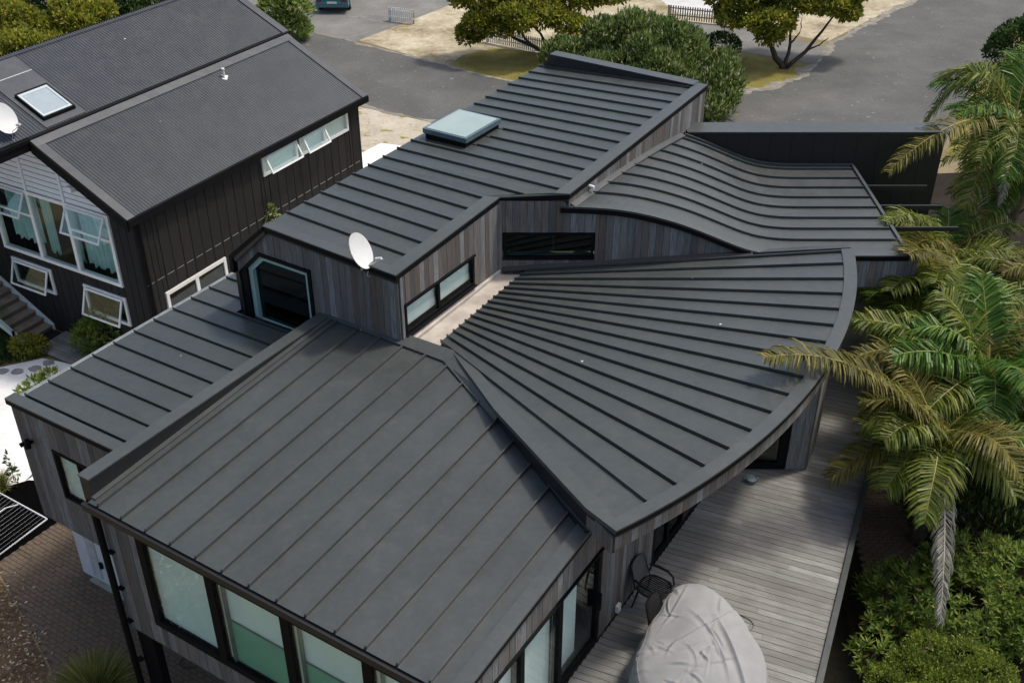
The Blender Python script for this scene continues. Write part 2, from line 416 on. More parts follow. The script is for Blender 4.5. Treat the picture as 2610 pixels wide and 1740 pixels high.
# far parapet, higher at its left end
pp = MB(); pp.hexa([W(24.50, -14.34, 8.01), W(24.50, -10.2, 7.975), W(24.78, -10.2, 7.975), W(24.78, -14.34, 8.01)], [W(24.46, -14.68, 7.5), W(24.46, -10.2, 7.5), W(24.74, -10.2, 7.5), W(24.74, -14.68, 7.5)])
par = pp.build('far_parapet', M['darkmetal'], house)
MB().hexa([W(24.48, -14.36, 8.04), W(24.48, -10.22, 8.0), W(24.82, -10.22, 8.0), W(24.82, -14.36, 8.04)], [W(24.48, -14.36, 8.014), W(24.48, -10.22, 7.978), W(24.82, -10.22, 7.978), W(24.82, -14.36, 8.014)]).build('cap_flashing', M['cap'], par)
# steep left flank of the spine
fl = MB(); fl.hexa([W(13.62, -14.44, 7.60), W(24.5, -14.70, 7.62), W(24.5, -15.52, 6.66), W(13.62, -15.52, 6.66)][::1], [W(13.62, -14.40, 7.45), W(24.5, -14.6, 7.45), W(24.5, -15.35, 6.56), W(13.62, -15.35, 6.56)])
fl.para(W(13.70, -15.50, 5.2), W(1, 0, 0) * 10.8, W(0, 1, 0) * 0.1, (0, 0, 1.42)); fl.build('spine_flank', M['darkmetal'], house)
# black edge trim round the gable end
et = MB()
tr = [(-14.44, 7.60), (-15.52, 6.66), (-15.52, 6.28)]; tr2 = [(-14.46, 7.49), (-15.42, 6.63), (-15.42, 6.28)]
for i in range(2):
    et.hexa([W(13.60, *tr[i]), W(13.60, *tr[i + 1]), W(13.60, *tr2[i + 1]), W(13.60, *tr2[i])], [W(13.76, *tr[i]), W(13.76, *tr[i + 1]), W(13.76, *tr2[i + 1]), W(13.76, *tr2[i])])
et.build('gable_edge_trim', M['black'], house)
# skylight on the spine
sk = MB()
def ring(mb, u0, u1, v0, v1, z0, z1, t):
    for a, b, c, d in ((u0, u1, v0, v0 + t), (u0, u1, v1 - t, v1), (u0, u0 + t, v0 + t, v1 - t), (u1 - t, u1, v0 + t, v1 - t)):
        mb.para(W(a, c, z0), W(1, 0, 0) * (b - a), W(0, 1, 0) * (d - c), (0, 0, z1 - z0))
M['skyframe'] = simple('skylight_frame', (0.09, 0.14, 0.16), 0.3, 0.2)
ring(sk, 18.86, 20.22, -14.31, -13.20, 7.55, 7.79, 0.06); skl = sk.build('skylight', M['black'], house)
sk2 = MB(); ring(sk2, 18.82, 20.26, -14.36, -13.16, 7.79, 7.90, 0.09); sk2.build('skylight_frame', M['skyframe'], skl)
M['skyglass'] = simple('frosted_skylight', (0.30, 0.37, 0.345), 0.12, var=0.06, scale=1.5)
MB().para(W(18.88, -14.30, 7.885), W(1, 0, 0) * 1.32, W(0, 1, 0) * 1.08, (0, 0, 0.025)).build('pane', M['skyglass'], skl)
MB().para(W(20.24, -14.36, 7.62), W(1, 0, 0) * 0.3, W(0, 1, 0) * 1.24, (0, 0, 0.05)).build('saddle_flashing', M['cap'], skl)

# ---- fan roof -----------------------------------------------------------------
FC = Vector((-4.971, 22.206, 0)); FR_IN, FR_OUT = 12.03, 12.27
def zfan(x, y):
    v = x * math.cos(AZ) - y * math.sin(AZ); return 5.99 + 0.0884 * (v + 10.62)
def fp(x, y, h=0.0): return Vector((x, y, zfan(x, y) + h))
def fpu(u, v, h=0.0): q = W(u, v, 0); return fp(q.x, q.y, h)
def arc(a, r, h=0.0): return fp(FC.x + r * math.cos(a), FC.y + r * math.sin(a), h)
si = [(2.008, 12.415), (2.51, 12.775), (3.0, 13.193), (3.451, 13.601), (3.888, 14.051), (4.321, 14.523), (4.70, 15.025), (5.06, 15.55), (5.40, 16.09), (5.702, 16.657), (5.985, 17.246), (6.246, 17.835), (6.458, 18.436), (6.646, 19.053), (6.804, 19.72), (6.901, 20.274)]
sang = [math.atan2(y - FC.y, x - FC.x) for x, y in si]
A_TIP = math.atan2(11.791 - FC.y, 1.489 - FC.x); A_TOP = math.atan2(20.42 - FC.y, 7.16 - FC.x)
near = [(13.93, -10.16), (12.64, -8.34), (11.03, -5.66)]
gut = [(14.12 + 0.214 * k, -10.575 - 0.007 * k) for k in range(16)]
outline = [fpu(*p) for p in near] + [arc(A_TIP + (A_TOP - A_TIP) * i / 30, FR_OUT - 0.02) for i in range(31)] + [fpu(17.42, -10.69)] + [fpu(u, v) for u, v in gut[::-1]]
fan = MB().slab([p - Vector((0, 0, 0.06)) for p in outline], 0.08).build('fan_roof', M['darkmetal'], house)
def arcpts(a, b, r, n=4): return [arc(a + (b - a) * i / n, r) for i in range(n + 1)]
tip_in = arc(A_TIP + 0.012, FR_IN)
MB().slab([fpu(*gut[0])] + arcpts(sang[0], A_TIP + 0.014, FR_IN + 0.02, 2) + [fpu(*p) for p in near[::-1]], 0.010).build('roof_panel', M['roof'], fan)
def inset(a, b, t): return a + (b - a).normalized() * t
for k in range(15):
    g0, g1 = fpu(*gut[k]), fpu(*gut[k + 1]); arcl = arcpts(sang[k] + 0.001, sang[k + 1] - 0.0030, FR_IN + 0.02)
    MB().slab([inset(g1, g0, 0.026), inset(g0, g1, 0.008)] + arcl, 0.010).build('roof_panel', M['roof'], fan)  # larger inset before the next seam imitates its shaded side
MB().slab([fpu(17.42, -10.69), fpu(*gut[15])] + arcpts(sang[15] + 0.001, A_TOP, FR_IN + 0.02, 2), 0.010).build('roof_panel', M['roof'], fan)
for k in range(16):
    g = fpu(*gut[k]); e = arc(sang[k], FR_IN - 0.01)
    MB().rib([g, e], 0.022, 0.055).build('standing_seam', M['roof'], fan)
n = 40; aa = [A_TIP + (A_TOP - A_TIP) * i / n for i in range(n + 1)]
band('arc_edge_cap', [arc(a, FR_IN) for a in aa], [arc(a, FR_OUT + 0.01) for a in aa], 0.03, lift=0.03, drip_shade=0.075)
band('fan_near_cap', [fpu(13.95, -9.96), fpu(12.78, -8.16), fpu(11.20, -5.48), arc(A_TIP + 0.012, FR_IN)], [fpu(13.86, -10.12), fpu(12.60, -8.36), fpu(11.00, -5.68), arc(A_TIP, FR_OUT + 0.01)], 0.085, lift=0.031)
nf = MB()
for (a, b), (za, zb) in zip((((13.90, -10.10), (12.66, -8.33)), ((12.66, -8.33), (11.06, -5.70))), ((5.90, 5.86), (5.86, 5.78))):
    fa, fb_ = fpu(*a), fpu(*b); t = (fb_ - fa); t.z = 0; t.normalize(); inn_ = Vector((-t.y, t.x, 0)) * 0.08
    nf.hexa([fa, fb_, fb_ + inn_, fa + inn_], [Vector((fa.x, fa.y, za)), Vector((fb_.x, fb_.y, zb)), Vector((fb_.x, fb_.y, zb)) + inn_, Vector((fa.x, fa.y, za)) + inn_])
nf.build('fan_near_fascia', M['darkmetal'], house)
# timber fascia under the arc
ab = 0.0122; a = A_TIP + 0.003
fc = MB()
for i in range(n):
    p, q = aa[i], aa[i + 1]
    def cyl(an, r, z): t = arc(an, r); return Vector((t.x, t.y, z(t)))
    hi = lambda t: t.z - 0.07; lo = lambda t: t.z - 0.40
    fc.hexa([cyl(p, 12.14, hi), cyl(p, 12.20, hi), cyl(q, 12.20, hi), cyl(q, 12.14, hi)], [cyl(p, 12.14, lo), cyl(p, 12.20, lo), cyl(q, 12.20, lo), cyl(q, 12.14, lo)])
fcb = fc.build('arc_fascia', M['core'], house)
while a < A_TOP - ab:
    p, q = a + 0.0003, a + ab - 0.0003; hi = lambda t: t.z - 0.06; lo = lambda t: t.z - 0.41
    MB().hexa([cyl(p, 12.202, hi), cyl(p, 12.225, hi), cyl(q, 12.225, hi), cyl(q, 12.202, hi)], [cyl(p, 12.202, lo), cyl(p, 12.225, lo), cyl(q, 12.225, lo), cyl(q, 12.202, lo)]).build('fascia_board', M['board'], fcb)
    a += ab
sf = [arc(x, 12.13, -0.38) for x in aa] + [Vector((7.1, 20.40, 6.05)), fpu(17.4, -10.6, -0.38), fpu(14.0, -10.4, -0.38), fpu(11.1, -5.8, -0.38)]
MB().slab(sf, 0.03).build('soffit', M['soffit'], house)
# timber fascia along the near edge of the tip
Ft = Frame(W(11.10, -5.72, 0), arc(A_TIP, 12.22))
clad_wall(house, 'tip_fascia', Ft, 6.02, 6.36, core_t=0.05, seed=5, s_from=0.02)

# ---- valley gutter ----------------------------------------------------------------
vg = MB(); vg.hexa([W(13.98, -11.10, 5.885), W(13.98, -10.50, 5.885), W(17.50, -10.60, 5.885), W(17.20, -11.16, 5.885)], [W(13.98, -11.10, 5.80), W(13.98, -10.50, 5.80), W(17.50, -10.60, 5.80), W(17.20, -11.16, 5.80)])
vg.hexa([W(13.98, -11.17, 5.985), W(13.98, -11.08, 5.955), W(17.16, -11.14, 5.955), W(17.10, -11.17, 5.985)], [W(13.98, -11.17, 5.81), W(13.98, -11.08, 5.81), W(17.16, -11.14, 5.81), W(17.10, -11.17, 5.81)])
vgo = vg.build('valley_gutter', M['valley'], house)

# ---- curved roof ------------------------------------------------------------------
SP = [(-2.0, 7.46), (1.12, 7.445), (1.56, 7.43), (1.9, 7.41), (2.25, 7.375), (2.6, 7.31), (2.95, 7.225), (3.3, 7.12), (3.66, 7.0), (4.0, 6.855), (4.39, 6.685), (4.7, 6.545), (4.95, 6.445), (5.2, 6.375), (5.5, 6.325), (5.9, 6.30), (9.5, 6.30)]
def smooth_tab(tab, x, w=0.28): return sum(lerp_tab(tab, x + w * k) for k in (-1, -0.5, 0, 0.5, 1)) / 5
def zs(x, y): return smooth_tab(SP, x - 0.18 * (y - 20.45))
def xl(y): return (-9.98 + math.sin(AZ) * y) / math.cos(AZ)
XR = 8.40
def srow(y, h=0.0, x0=None, x1=None, n=40):
    x0 = xl(y) + 0.02 if x0 is None else x0; x1 = XR if x1 is None else x1
    return [Vector((x0 + (x1 - x0) * i / n, y, zs(x0 + (x1 - x0) * i / n, y) + h)) for i in range(n + 1)]
def strip(mb, ra, rb, down):
    k = len(mb.v); n = len(ra)
    mb.v += ra + rb + [p - Vector((0, 0, down)) for p in ra] + [p - Vector((0, 0, down)) for p in rb]
    for i in range(n - 1):
        a, b, c, d = k + i, k + i + 1, k + n + i, k + n + i + 1
        mb.f += [(a, b, d, c), (a + 2 * n, c + 2 * n, d + 2 * n, b + 2 * n), (a, a + 2 * n, b + 2 * n, b), (c, d, d + 2 * n, c + 2 * n)]
    mb.f += [(k, k + n, k + 3 * n, k + 2 * n), (k + n - 1, k + 3 * n - 1, k + 4 * n - 1, k + 2 * n - 1)]
cr = MB(); strip(cr, srow(20.47, -0.07), srow(25.17, -0.07), 0.08); cro = cr.build('curved_roof', M['darkmetal'], house)
ys = [20.47] + [21.147 + 0.5335 * k for k in range(8)] + [25.17]
for a, b in zip(ys, ys[1:]):
    mb = MB(); strip(mb, srow(a + 0.012), srow(b - 0.036), 0.010); mb.build('roof_panel', M['roof'], cro)  # dark gap before each seam stands in for its shadow
for y in ys[1:-1]:
    MB().rib(srow(y, 0, xl(y) + 0.12, XR - 0.06), 0.024, 0.050).build('standing_seam', M['roof'], cro)
MB().rib(srow(25.10, 0, xl(25.1) + 0.1, XR), 0.06, 0.06).build('abutment_flashing', M['cap'], cro)
# near edge: rolled verge with a black drip face
ed = MB(); strip(ed, srow(20.42, 0.02, 1.0, XR), srow(20.62, 0.02, 1.1, XR), 0.10); ed.build('verge_cap', M['cap'], cro)
fa = MB(); strip(fa, srow(20.395, -0.01, 1.0, 5.05), srow(20.415, -0.01, 1.0, 5.05), 0.105); fa.build('verge_drip', M['black'], cro)
eg = MB(); strip(eg, srow(20.40, -0.0, 7.14, XR), srow(20.415, -0.0, 7.14, XR), 0.10); eg.build('verge_drip', M['black'], cro)
MB().para((XR - 0.02, 20.42, 6.24), (0.07, 0, 0), (0, 4.75, 0), (0, 0, 0.11)).build('end_cap', M['cap'], cro)
wf = MB()
for i in range(24):
    y0 = 20.5 + i * 0.19; y1 = y0 + 0.19
    p, q = Vector((xl(y0) + 0.015, y0, zs(xl(y0), y0))), Vector((xl(y1) + 0.015, y1, zs(xl(y1), y1)))
    rr = Vector((math.cos(AZ), -math.sin(AZ), 0)) * 0.13
    wf.hexa([p + Vector((0, 0, .07)), p + rr + Vector((0, 0, .015)), q + rr + Vector((0, 0, .015)), q + Vector((0, 0, .07))], [p - Vector((0, 0, .05)), p + rr - Vector((0, 0, .02)), q + rr - Vector((0, 0, .02)), q - Vector((0, 0, .05))])
wf.build('wall_flashing', M['cap'], cro)
# junction flashing between fan and curved roof
jb = MB()
jb.hexa([fp(4.85, 20.44, 0.05), fp(7.12, 20.38, 0.045), fp(7.08, 20.62, 0.0), fp(4.9, 20.66, 0.0)], [fp(4.85, 20.44, -0.1), fp(7.12, 20.38, -0.1), fp(7.08, 20.62, -0.1), fp(4.9, 20.66, -0.1)])
jb.build('junction_flashing', M['cap'], house)
# far blade wall
bw_ = MB(); bw_.para((4.30, 25.18, 0.0), (6.17, 0, 0), (0, 0.56, 0), (0, 0, 7.13)); blade = bw_.build('blade_wall', M['darkmetal'], house)
MB().para((4.28, 25.15, 7.132), (6.21, 0, 0), (0, 0.63, 0), (0, 0, 0.035)).build('cap_flashing', M['cap'], blade)
MB().para((10.472, 25.19, 0.0), (0.02, 0, 0), (0, 0.54, 0), (0, 0, 7.12)).build('lit_end_panel', M['plaster'], blade)  # pale panel paints the sunlit end face of the wall
for k in range(11):
    MB().para((4.72 + 0.535 * k, 25.165, 0.3), (0.528, 0, 0), (0, 0.014, 0), (0, 0, 6.82)).build('wall_panel', M['darkmetal'], blade)

# ---- timber walls of the upper volumes ----------------------------------------------
Fs = Frame(W(13.72, -15.48, 0), W(13.72, -11.20, 0))          # gable end of the spine
def ztop_s(s):
    v = -15.48 + s
    return 6.58 + (v + 15.48) * (7.50 - 6.58) / 1.02 if v < -14.46 else 7.52 - (v + 14.46) * 0.037
HX = [(-15.33, 6.34), (-14.74, 6.92), (-13.36, 6.92), (-13.36, 5.70), (-13.36, 5.06), (-15.33, 5.06)]
def zlow_s(s): return 4.9 if s < 0.15 or s > 2.12 else (6.34 + 0.983 * (s - 0.15) if s < 0.74 else 6.92)
clad_wall(house, 'spine_gable_wall', Fs, zlow_s, ztop_s, ops=[(0.15, 0.74, 0, 0), (0.74, 1.02, 0, 0), (1.02, 2.12, 0, 0)], seed=1)
clad_wall(house, 'spine_sill_wall', Fs, 4.9, 5.06, s_from=0.15, s_to=2.12, seed=41)
# hexagonal corner window
def P2(v, z, o): return Fs.p(v + 15.48, o, z)
hx = [(-15.33, 5.06), (-13.36, 5.06), (-13.36, 6.92), (-14.74, 6.92), (-15.33, 6.34)]
def offs(poly, t):
    c = (sum(p[0] for p in poly) / len(poly), sum(p[1] for p in poly) / len(poly)); o = []
    m = len(poly)
    for i in range(m):
        p0, p1, p2 = poly[i - 1], poly[i], poly[(i + 1) % m]
        def nrm(a, b): d = Vector((b[0] - a[0], b[1] - a[1])); d.normalize(); return Vector((-d.y, d.x))
        n1, n2 = nrm(p0, p1), nrm(p1, p2); b_ = (n1 + n2) / max(0.2, 1 + n1.dot(n2))
        o.append((p1[0] + b_.x * t, p1[1] + b_.y * t))
    return o
def poly_ring(poly, t, o0, o1):
    q = offs(poly, t); mb = MB(); m = len(poly)
    for i in range(m):
        j = (i + 1) % m
        mb.hexa([P2(*poly[i], o1), P2(*poly[j], o1), P2(*q[j], o1), P2(*q[i], o1)], [P2(*poly[i], o0), P2(*poly[j], o0), P2(*q[j], o0), P2(*q[i], o0)])
    return mb
hexw = poly_ring(hx, 0.075, -0.12, 0.06).build('corner_window', M['black'], house)
MB().hexa([P2(-15.35, 5.06, .06), P2(-15.12, 5.06, .06), P2(-15.12, 6.5, .06), P2(-15.35, 6.32, .06)], [P2(-15.35, 5.06, -.1), P2(-15.12, 5.06, -.1), P2(-15.12, 6.5, -.1), P2(-15.35, 6.32, -.1)]).build('jamb_panel', M['black'], hexw)
hi = offs(hx, 0.07); hi[0] = (-15.12, hi[0][1]); hi[4] = (-15.12, 6.45)
mk('pane', [P2(*p, -0.103) for p in hi] + [P2(*p, -0.110) for p in hi], [(0, 1, 2, 3, 4), (9, 8, 7, 6, 5), (0, 5, 6, 1), (1, 6, 7, 2), (2, 7, 8, 3), (3, 8, 9, 4), (4, 9, 5, 0)], M['glass_dark'], hexw)
poly_ring(hi, 0.11, -0.10, 0.0).build('reveal', M['reveal'], hexw)
MB().hexa([P2(-15.0, 5.20, -0.9), P2(-13.45, 6.15, -0.9), P2(-13.45, 6.22, -0.9), P2(-15.0, 5.28, -0.9)], [P2(-15.0, 5.20, -0.95), P2(-13.45, 6.15, -0.95), P2(-13.45, 6.22, -0.95), P2(-15.0, 5.28, -0.95)]).build('stair_rail', M['reveal'], hexw)
Fr = Frame(W(13.72, -11.20, 0), W(17.13, -11.20, 0))          # right flank of the spine, near part
def ztop_r(s): return 7.40 + (s / 3.41) * 0.16
clad_wall(house, 'spine_flank_wall', Fr, 5.82, ztop_r, ops=[(0.10, 2.46, 6.07, 6.76)], seed=2, s_from=0.02)
w1 = window(house, Fr, 0.12, 2.44, 6.09, 6.74, fw=0.055, mulls=(1.22,), back='whiteblind', name='flank_window', rails=(6.22,))
band('window_hood', [Fr.p(0.10, 0.0, 6.775), Fr.p(2.46, 0.0, 6.775)], [Fr.p(0.10, 0.07, 6.775), Fr.p(2.46, 0.07, 6.775)], 0.03, 'black')
band('window_sill', [Fr.p(0.10, 0.0, 6.08), Fr.p(2.46, 0.0, 6.08)], [Fr.p(0.10, 0.08, 6.08), Fr.p(2.46, 0.08, 6.08)], 0.035, 'black')
Fb = Frame((-0.286, 20.46), (5.1, 20.46))                     # wall below the curved roof
def zb_(s): x = s - 0.286; return zfan(x, 20.42) + 0.02
def zt_(s): x = s - 0.286; return (7.58 if x < 1.10 else zs(x, 20.45) - 0.07)
clad_wall(house, 'curved_wall', Fb, zb_, zt_, ops=[(0.08, 2.03, 6.20, 6.86)], seed=3, s_to=5.2)
w2 = window(house, Fb, 0.10, 2.01, 6.22, 6.84, fw=0.055, gmat='glass_dark', name='clerestory_window')
fbox(MB(), Fb, 0.02, 2.1, -0.60, -0.58, 6.1, 7.0).build('inner_lining', M['interior'], w2)
fbox(MB(), Fb, 0.16, 1.95, -0.10, -0.06, 6.275, 6.315).build('inner_sill', M['white'], w2)
fbox(MB(), Fb, 1.14, 1.20, -0.30, -0.26, 6.275, 6.78).build('mullion', M['reveal'], w2)
ba = MB()
for i in range(12):
    x0, x1 = -0.2 + i * 0.44, -0.2 + (i + 1) * 0.44
    ba.hexa([Vector((x0, 20.36, zfan(x0, 20.4) + .03)), Vector((x1, 20.36, zfan(x1, 20.4) + .03)), Vector((x1, 20.44, zfan(x1, 20.4) + .10)), Vector((x0, 20.44, zfan(x0, 20.4) + .10))],
            [Vector((x0, 20.36, zfan(x0, 20.4) - .02)), Vector((x1, 20.36, zfan(x1, 20.4) - .02)), Vector((x1, 20.44, zfan(x1, 20.4) - .02)), Vector((x0, 20.44, zfan(x0, 20.4) - .02))])
ba.build('base_flashing', M['darkmetal'], house)
Fq = Frame(W(17.88, -9.98, 0), W(24.68, -9.98, 0))            # right flank of the spine, far part
def zq(s): q = Fq.p(s, 0, 0); return zs(q.x, min(q.y, 25.1)) + 0.03
clad_wall(house, 'spine_rear_wall', Fq, zq, lambda s: 7.64 + 0.0345 * s, seed=4)
MB().para(W(24.60, -14.6, 3.0), W(1, 0, 0) * 0.1, W(0, 1, 0) * 4.6, (0, 0, 4.6)).build('spine_end_wall', M['core'], house)
# deep timber beam at the right end of the curved roof
Fd = Frame((7.16, 20.44), (8.62, 20.44))
clad_wall(house, 'deep_beam', Fd, 5.56, 6.22, seed=6, core_t=0.18)
MB().para((7.16, 20.40, 5.535), (1.46, 0, 0), (0, 0.22, 0), (0, 0, 0.022)).build('beam_soffit', M['soffit'], house)
# ---- lower timber walls -------------------------------------------------------------
Fw = Frame(W(9.0, -16.86, 0), W(9.0, -13.02, 0))              # left wing, near wall
clad_wall(house, 'left_wing_wall', Fw, 2.48, 5.27, ops=[(0.93, 3.0, 3.36, 4.57)], seed=7)
window(house, Fw, 0.95, 2.98, 3.38, 4.55, fw=0.06, mulls=(1.66,), back='blind', name='side_window')
MB().para(W(9.02, -16.84, 2.40), W(1, 0, 0) * 15, W(0, 1, 0) * 3.7, (0, 0, 0.08)).build('left_wing_floor', M['soffit'], house)
MB().para(W(9.15, -16.84, 2.48), W(1, 0, 0) * 14.8, W(0, 1, 0) * 0.12, (0, 0, 2.70)).build('left_wing_side_wall', M['core'], house)
Ff = Frame(W(7.90, -13.06, 0), W(7.90, -5.74, 0))             # front facade
clad_wall(house, 'front_wall', Ff, 2.52, 5.44, ops=[(0.78, 7.20, 3.02, 5.18)], seed=8)
fw_ = window(house, Ff, 0.80, 7.18, 3.04, 5.17, fw=0.15, depth=0.16, o=0.05, mulls=(2.44, 4.02, 5.60), back='blind', name='front_window')
for k, (a, b) in enumerate(((2.62, 3.85), (4.20, 5.42), (5.78, 7.0))):
    fbox(MB(), Ff, a, b, -0.060, -0.056, 3.20, 4.13).build('balustrade_pane', M['blind_green'], fw_)
    fbox(MB(), Ff, a, b, -0.06, -0.04, 4.13, 4.16).build('balustrade_rail', M['skyframe'], fw_)
    fbox(MB(), Ff, a + 0.03, a + 0.07, -0.06, 0.0, 3.2, 5.0).build('sash_stile', M['skyframe'], fw_)
fbox(MB(), Ff, 5.62, 5.70, 0.05, 0.11, 3.75, 4.05).build('handle', M['black'], fw_)
Fe = Frame(W(7.90, -5.74, 0), W(15.2, -5.74, 0))              # right wall with the sliding doors
clad_wall(house, 'terrace_wall', Fe, 2.92, lambda s: 5.60 + 0.058 * s if s < 3.5 else 5.98, ops=[(0.35, 3.86, 2.92, 5.05), (5.90, 7.3, 2.92, 5.05)], seed=9)
sd = window(house, Fe, 0.37, 3.84, 2.93, 5.04, fw=0.09, depth=0.14, o=0.02, mulls=(1.42, 2.55), back=None, name='sliding_door')
for a, b, o_ in ((0.46, 1.36, -.16), (1.48, 2.49, -.16), (2.61, 3.36, -.17)):
    fbox(MB(), Fe, a, b, o_ - .02, o_, 2.97, 4.93).build('curtain', M['whiteblind'], sd)  # white curtains; the third stands in for glare on the glass
fbox(MB(), Fe, 3.72, 3.76, 0.02, 0.10, 3.75, 4.12).build('handle', M['black'], sd)
band('door_head_flashing', [Fe.p(0.30, 0.0, 5.075), Fe.p(3.90, 0.0, 5.075)], [Fe.p(0.30, 0.07, 5.075), Fe.p(3.90, 0.07, 5.075)], 0.03, 'black')
window(house, Fe, 5.92, 7.28, 2.93, 5.04, fw=0.08, depth=0.14, o=0.02, mulls=(6.6,), gmat='glass_dark', name='terrace_door')
Fp = Frame((3.6, 17.52), (6.03, 17.52))                       # wall facing the terrace below the fan
clad_wall(house, 'pier_wall', Fp, 2.92, 6.1, ops=[(0.0, 2.02, 2.92, 5.1)], seed=10)
window(house, Fp, 0.02, 2.0, 2.93, 5.08, fw=0.16, depth=0.14, o=0.02, gmat='glass_dark', name='pier_door')
pc = [(6.03, 17.50), (6.35, 18.17), (6.62, 18.86), (6.86, 19.58), (7.05, 20.40)]
for i, (a, b) in enumerate(zip(pc, pc[1:])):
    clad_wall(house, 'pier_side_wall', Frame(a, b), 2.92, 6.05, bw=0.19, seed=20 + i, core_t=0.1)
MB().para(W(7.95, -13.05, 2.5), W(1, 0, 0) * 5.8, W(0, 1, 0) * 0.1, (0, 0, 2.95)).build('front_side_wall', M['core'], house)
# upper floor slab, lower storey, post and downpipe
MB().para(W(7.92, -13.0, 2.42), W(1, 0, 0) * 16, W(0, 1, 0) * 7.2, (0, 0, 0.46)).build('upper_floor', M['soffit'], house)
ls = MB(); ls.para(W(9.72, -17.35, 0), W(1, 0, 0) * 14, W(0, 1, 0) * 10.5, (0, 0, 2.40)); lso = ls.build('lower_storey', M['plaster'], house)
MB().para(W(9.70, -16.95, 0.15), W(1, 0, 0) * 0.02, W(0, 1, 0) * 0.28, (0, 0, 2.0)).build('recess_panel', simple('grey_plaster', (0.42, 0.43, 0.44), 0.8), lso)
for z in (1.75, 0.55):
    MB().para(W(9.66, -16.60, z), W(1, 0, 0) * 0.05, W(0, 1, 0) * 0.07, (0, 0, 0.16)).build('vent', M['black'], lso)
MB().para(W(9.60, -17.0, 0), W(1, 0, 0) * 0.12, W(0, 1, 0) * 4.0, (0, 0, 0.06)).build('kerb_strip', simple('old_concrete', (0.30, 0.29, 0.24), 0.85), lso)
MB().para(W(7.95, -13.03, 0), W(1, 0, 0) * 0.16, W(0, 1, 0) * 0.40, (0, 0, 2.42)).build('post', M['black'], house)
dp = MB(); dp.tube([W(7.80, -13.10, 5.45), W(7.80, -13.10, 0.0)], 0.06, 10); dpo = dp.build('downpipe', M['black'], house)
for z in (4.35, 3.5, 2.7, 1.7):
    MB().para(W(7.80, -13.05, z), W(1, 0, 0) * 0.1, W(0, 1, 0) * 0.12, (0, 0, 0.03)).build('pipe_bracket', M['black'], dpo)
lp = MB(); lp.tube([Fw.p(0.40, 0.02, 4.52), Fw.p(0.40, 0.13, 4.52)], 0.035, 8); lp.tube([Fw.p(0.40, 0.13, 4.62), Fw.p(0.40, 0.15, 4.44)], [0.05, 0.06], 10)
lp.tube([Fw.p(0.30, 0.08, 4.50), Fw.p(0.24, 0.2, 4.46)], [0.035, 0.05], 10); lp.build('wall_lamp', M['black'], house)
wl = MB(); wl.tube([Fq.p(0.85, 0.02, 7.60), Fq.p(0.85, 0.14, 7.58)], [0.03, 0.045], 8); wl.build('security_light', M['white'], house)
tp = MB(); tp.para(Fe.p(4.45, 0.03, 3.02), Fe.d * 0.12, Fe.n * 0.06, (0, 0, 0.15)); tp.build('power_outlet', M['white'], house)
# pergola rafters to the right of the curved roof
for y in (24.03, 22.95, 21.85):
    MB().para((XR + 0.05, y, 6.16), (1.5, 0, 0), (0, 0.05, 0), (0, 0, 0.1)).build('pergola_rafter', M['darkmetal'], house)
# body of the house under the curved roof
MB().para((4.4, 20.75, 2.9), (2.55, 0, 0), (0, 4.4, 0), (0, 0, 3.2)).build('garage_wall', M['core'], house)
MB().para((XR + 0.0, 24.9, 0.0), (0.14, 0, 0), (0, 0.14, 0), (0, 0, 6.2)).build('carport_post', M['black'], house)
MB().para((XR + 0.06, 20.46, 0.0), (0.14, 0, 0), (0, 0.14, 0), (0, 0, 5.54)).build('carport_post', M['black'], house)

# ---- satellite dish on the spine
def dish(loc, face, r, label, mast_to):
    d = thing('satellite_dish', loc, label, 'satellite dish')
    f = Vector(face).normalized(); x = f.cross(Vector((0, 0, 1))).normalized(); y = x.cross(f).normalized()
    c = Vector(loc) + Vector((0, 0, 0.42 * r / 0.4)); mb = MB(); rings, seg = 6, 28
    for side in (0, 1):
        base = len(mb.v)
        mb.v.append(c - f * (0.012 * side))
        for i in range(1, rings + 1):
            t = i / rings
            for k in range(seg):
                a = 2 * math.pi * k / seg
                mb.v.append(c + x * math.cos(a) * r * t * 0.92 + y * math.sin(a) * r * t * 1.05 + f * (0.16 * r * t * t - 0.012 * side))
        for k in range(seg):
            q = (base, base + 1 + k, base + 1 + (k + 1) % seg); mb.f.append(q if side == 0 else q[::-1])
        for i in range(rings - 1):
            for k in range(seg):
                a = base + 1 + i * seg + k; b = base + 1 + i * seg + (k + 1) % seg
                q = (a, a + seg, b + seg, b); mb.f.append(q if side == 0 else q[::-1])
    mb.build('reflector', M['dish'], d, True)
    lo = c - y * r * 0.95
    end = lo + f * (r * 1.15) + y * r * 0.12
    MB().tube([lo, end], 0.012, 6).build('feed_arm', M['dish'], d)
    MB().tube([end - f * 0.02 + y * 0.02, end - f * 0.14 + y * 0.04], [0.03, 0.035], 8).build('receiver', M['dish'], d)
    MB().tube([c - f * 0.03, c - f * 0.1 - y * 0.1, Vector(mast_to)], 0.02, 8).build('mast', M['dish'], d)
    MB().tube([lo, lo - Vector((0, 0, 0.12)), lo - Vector((0.02, 0, 0.2)), lo - Vector((-0.03, 0, 0.22))], 0.006, 5).build('cable', M['dish'], d)
    return d
dish(W(13.60, -11.98, 7.42), (0.80, -0.30, 0.45), 0.34, 'white satellite dish fixed to the timber gable edge of the modern house', W(13.66, -12.0, 7.35))
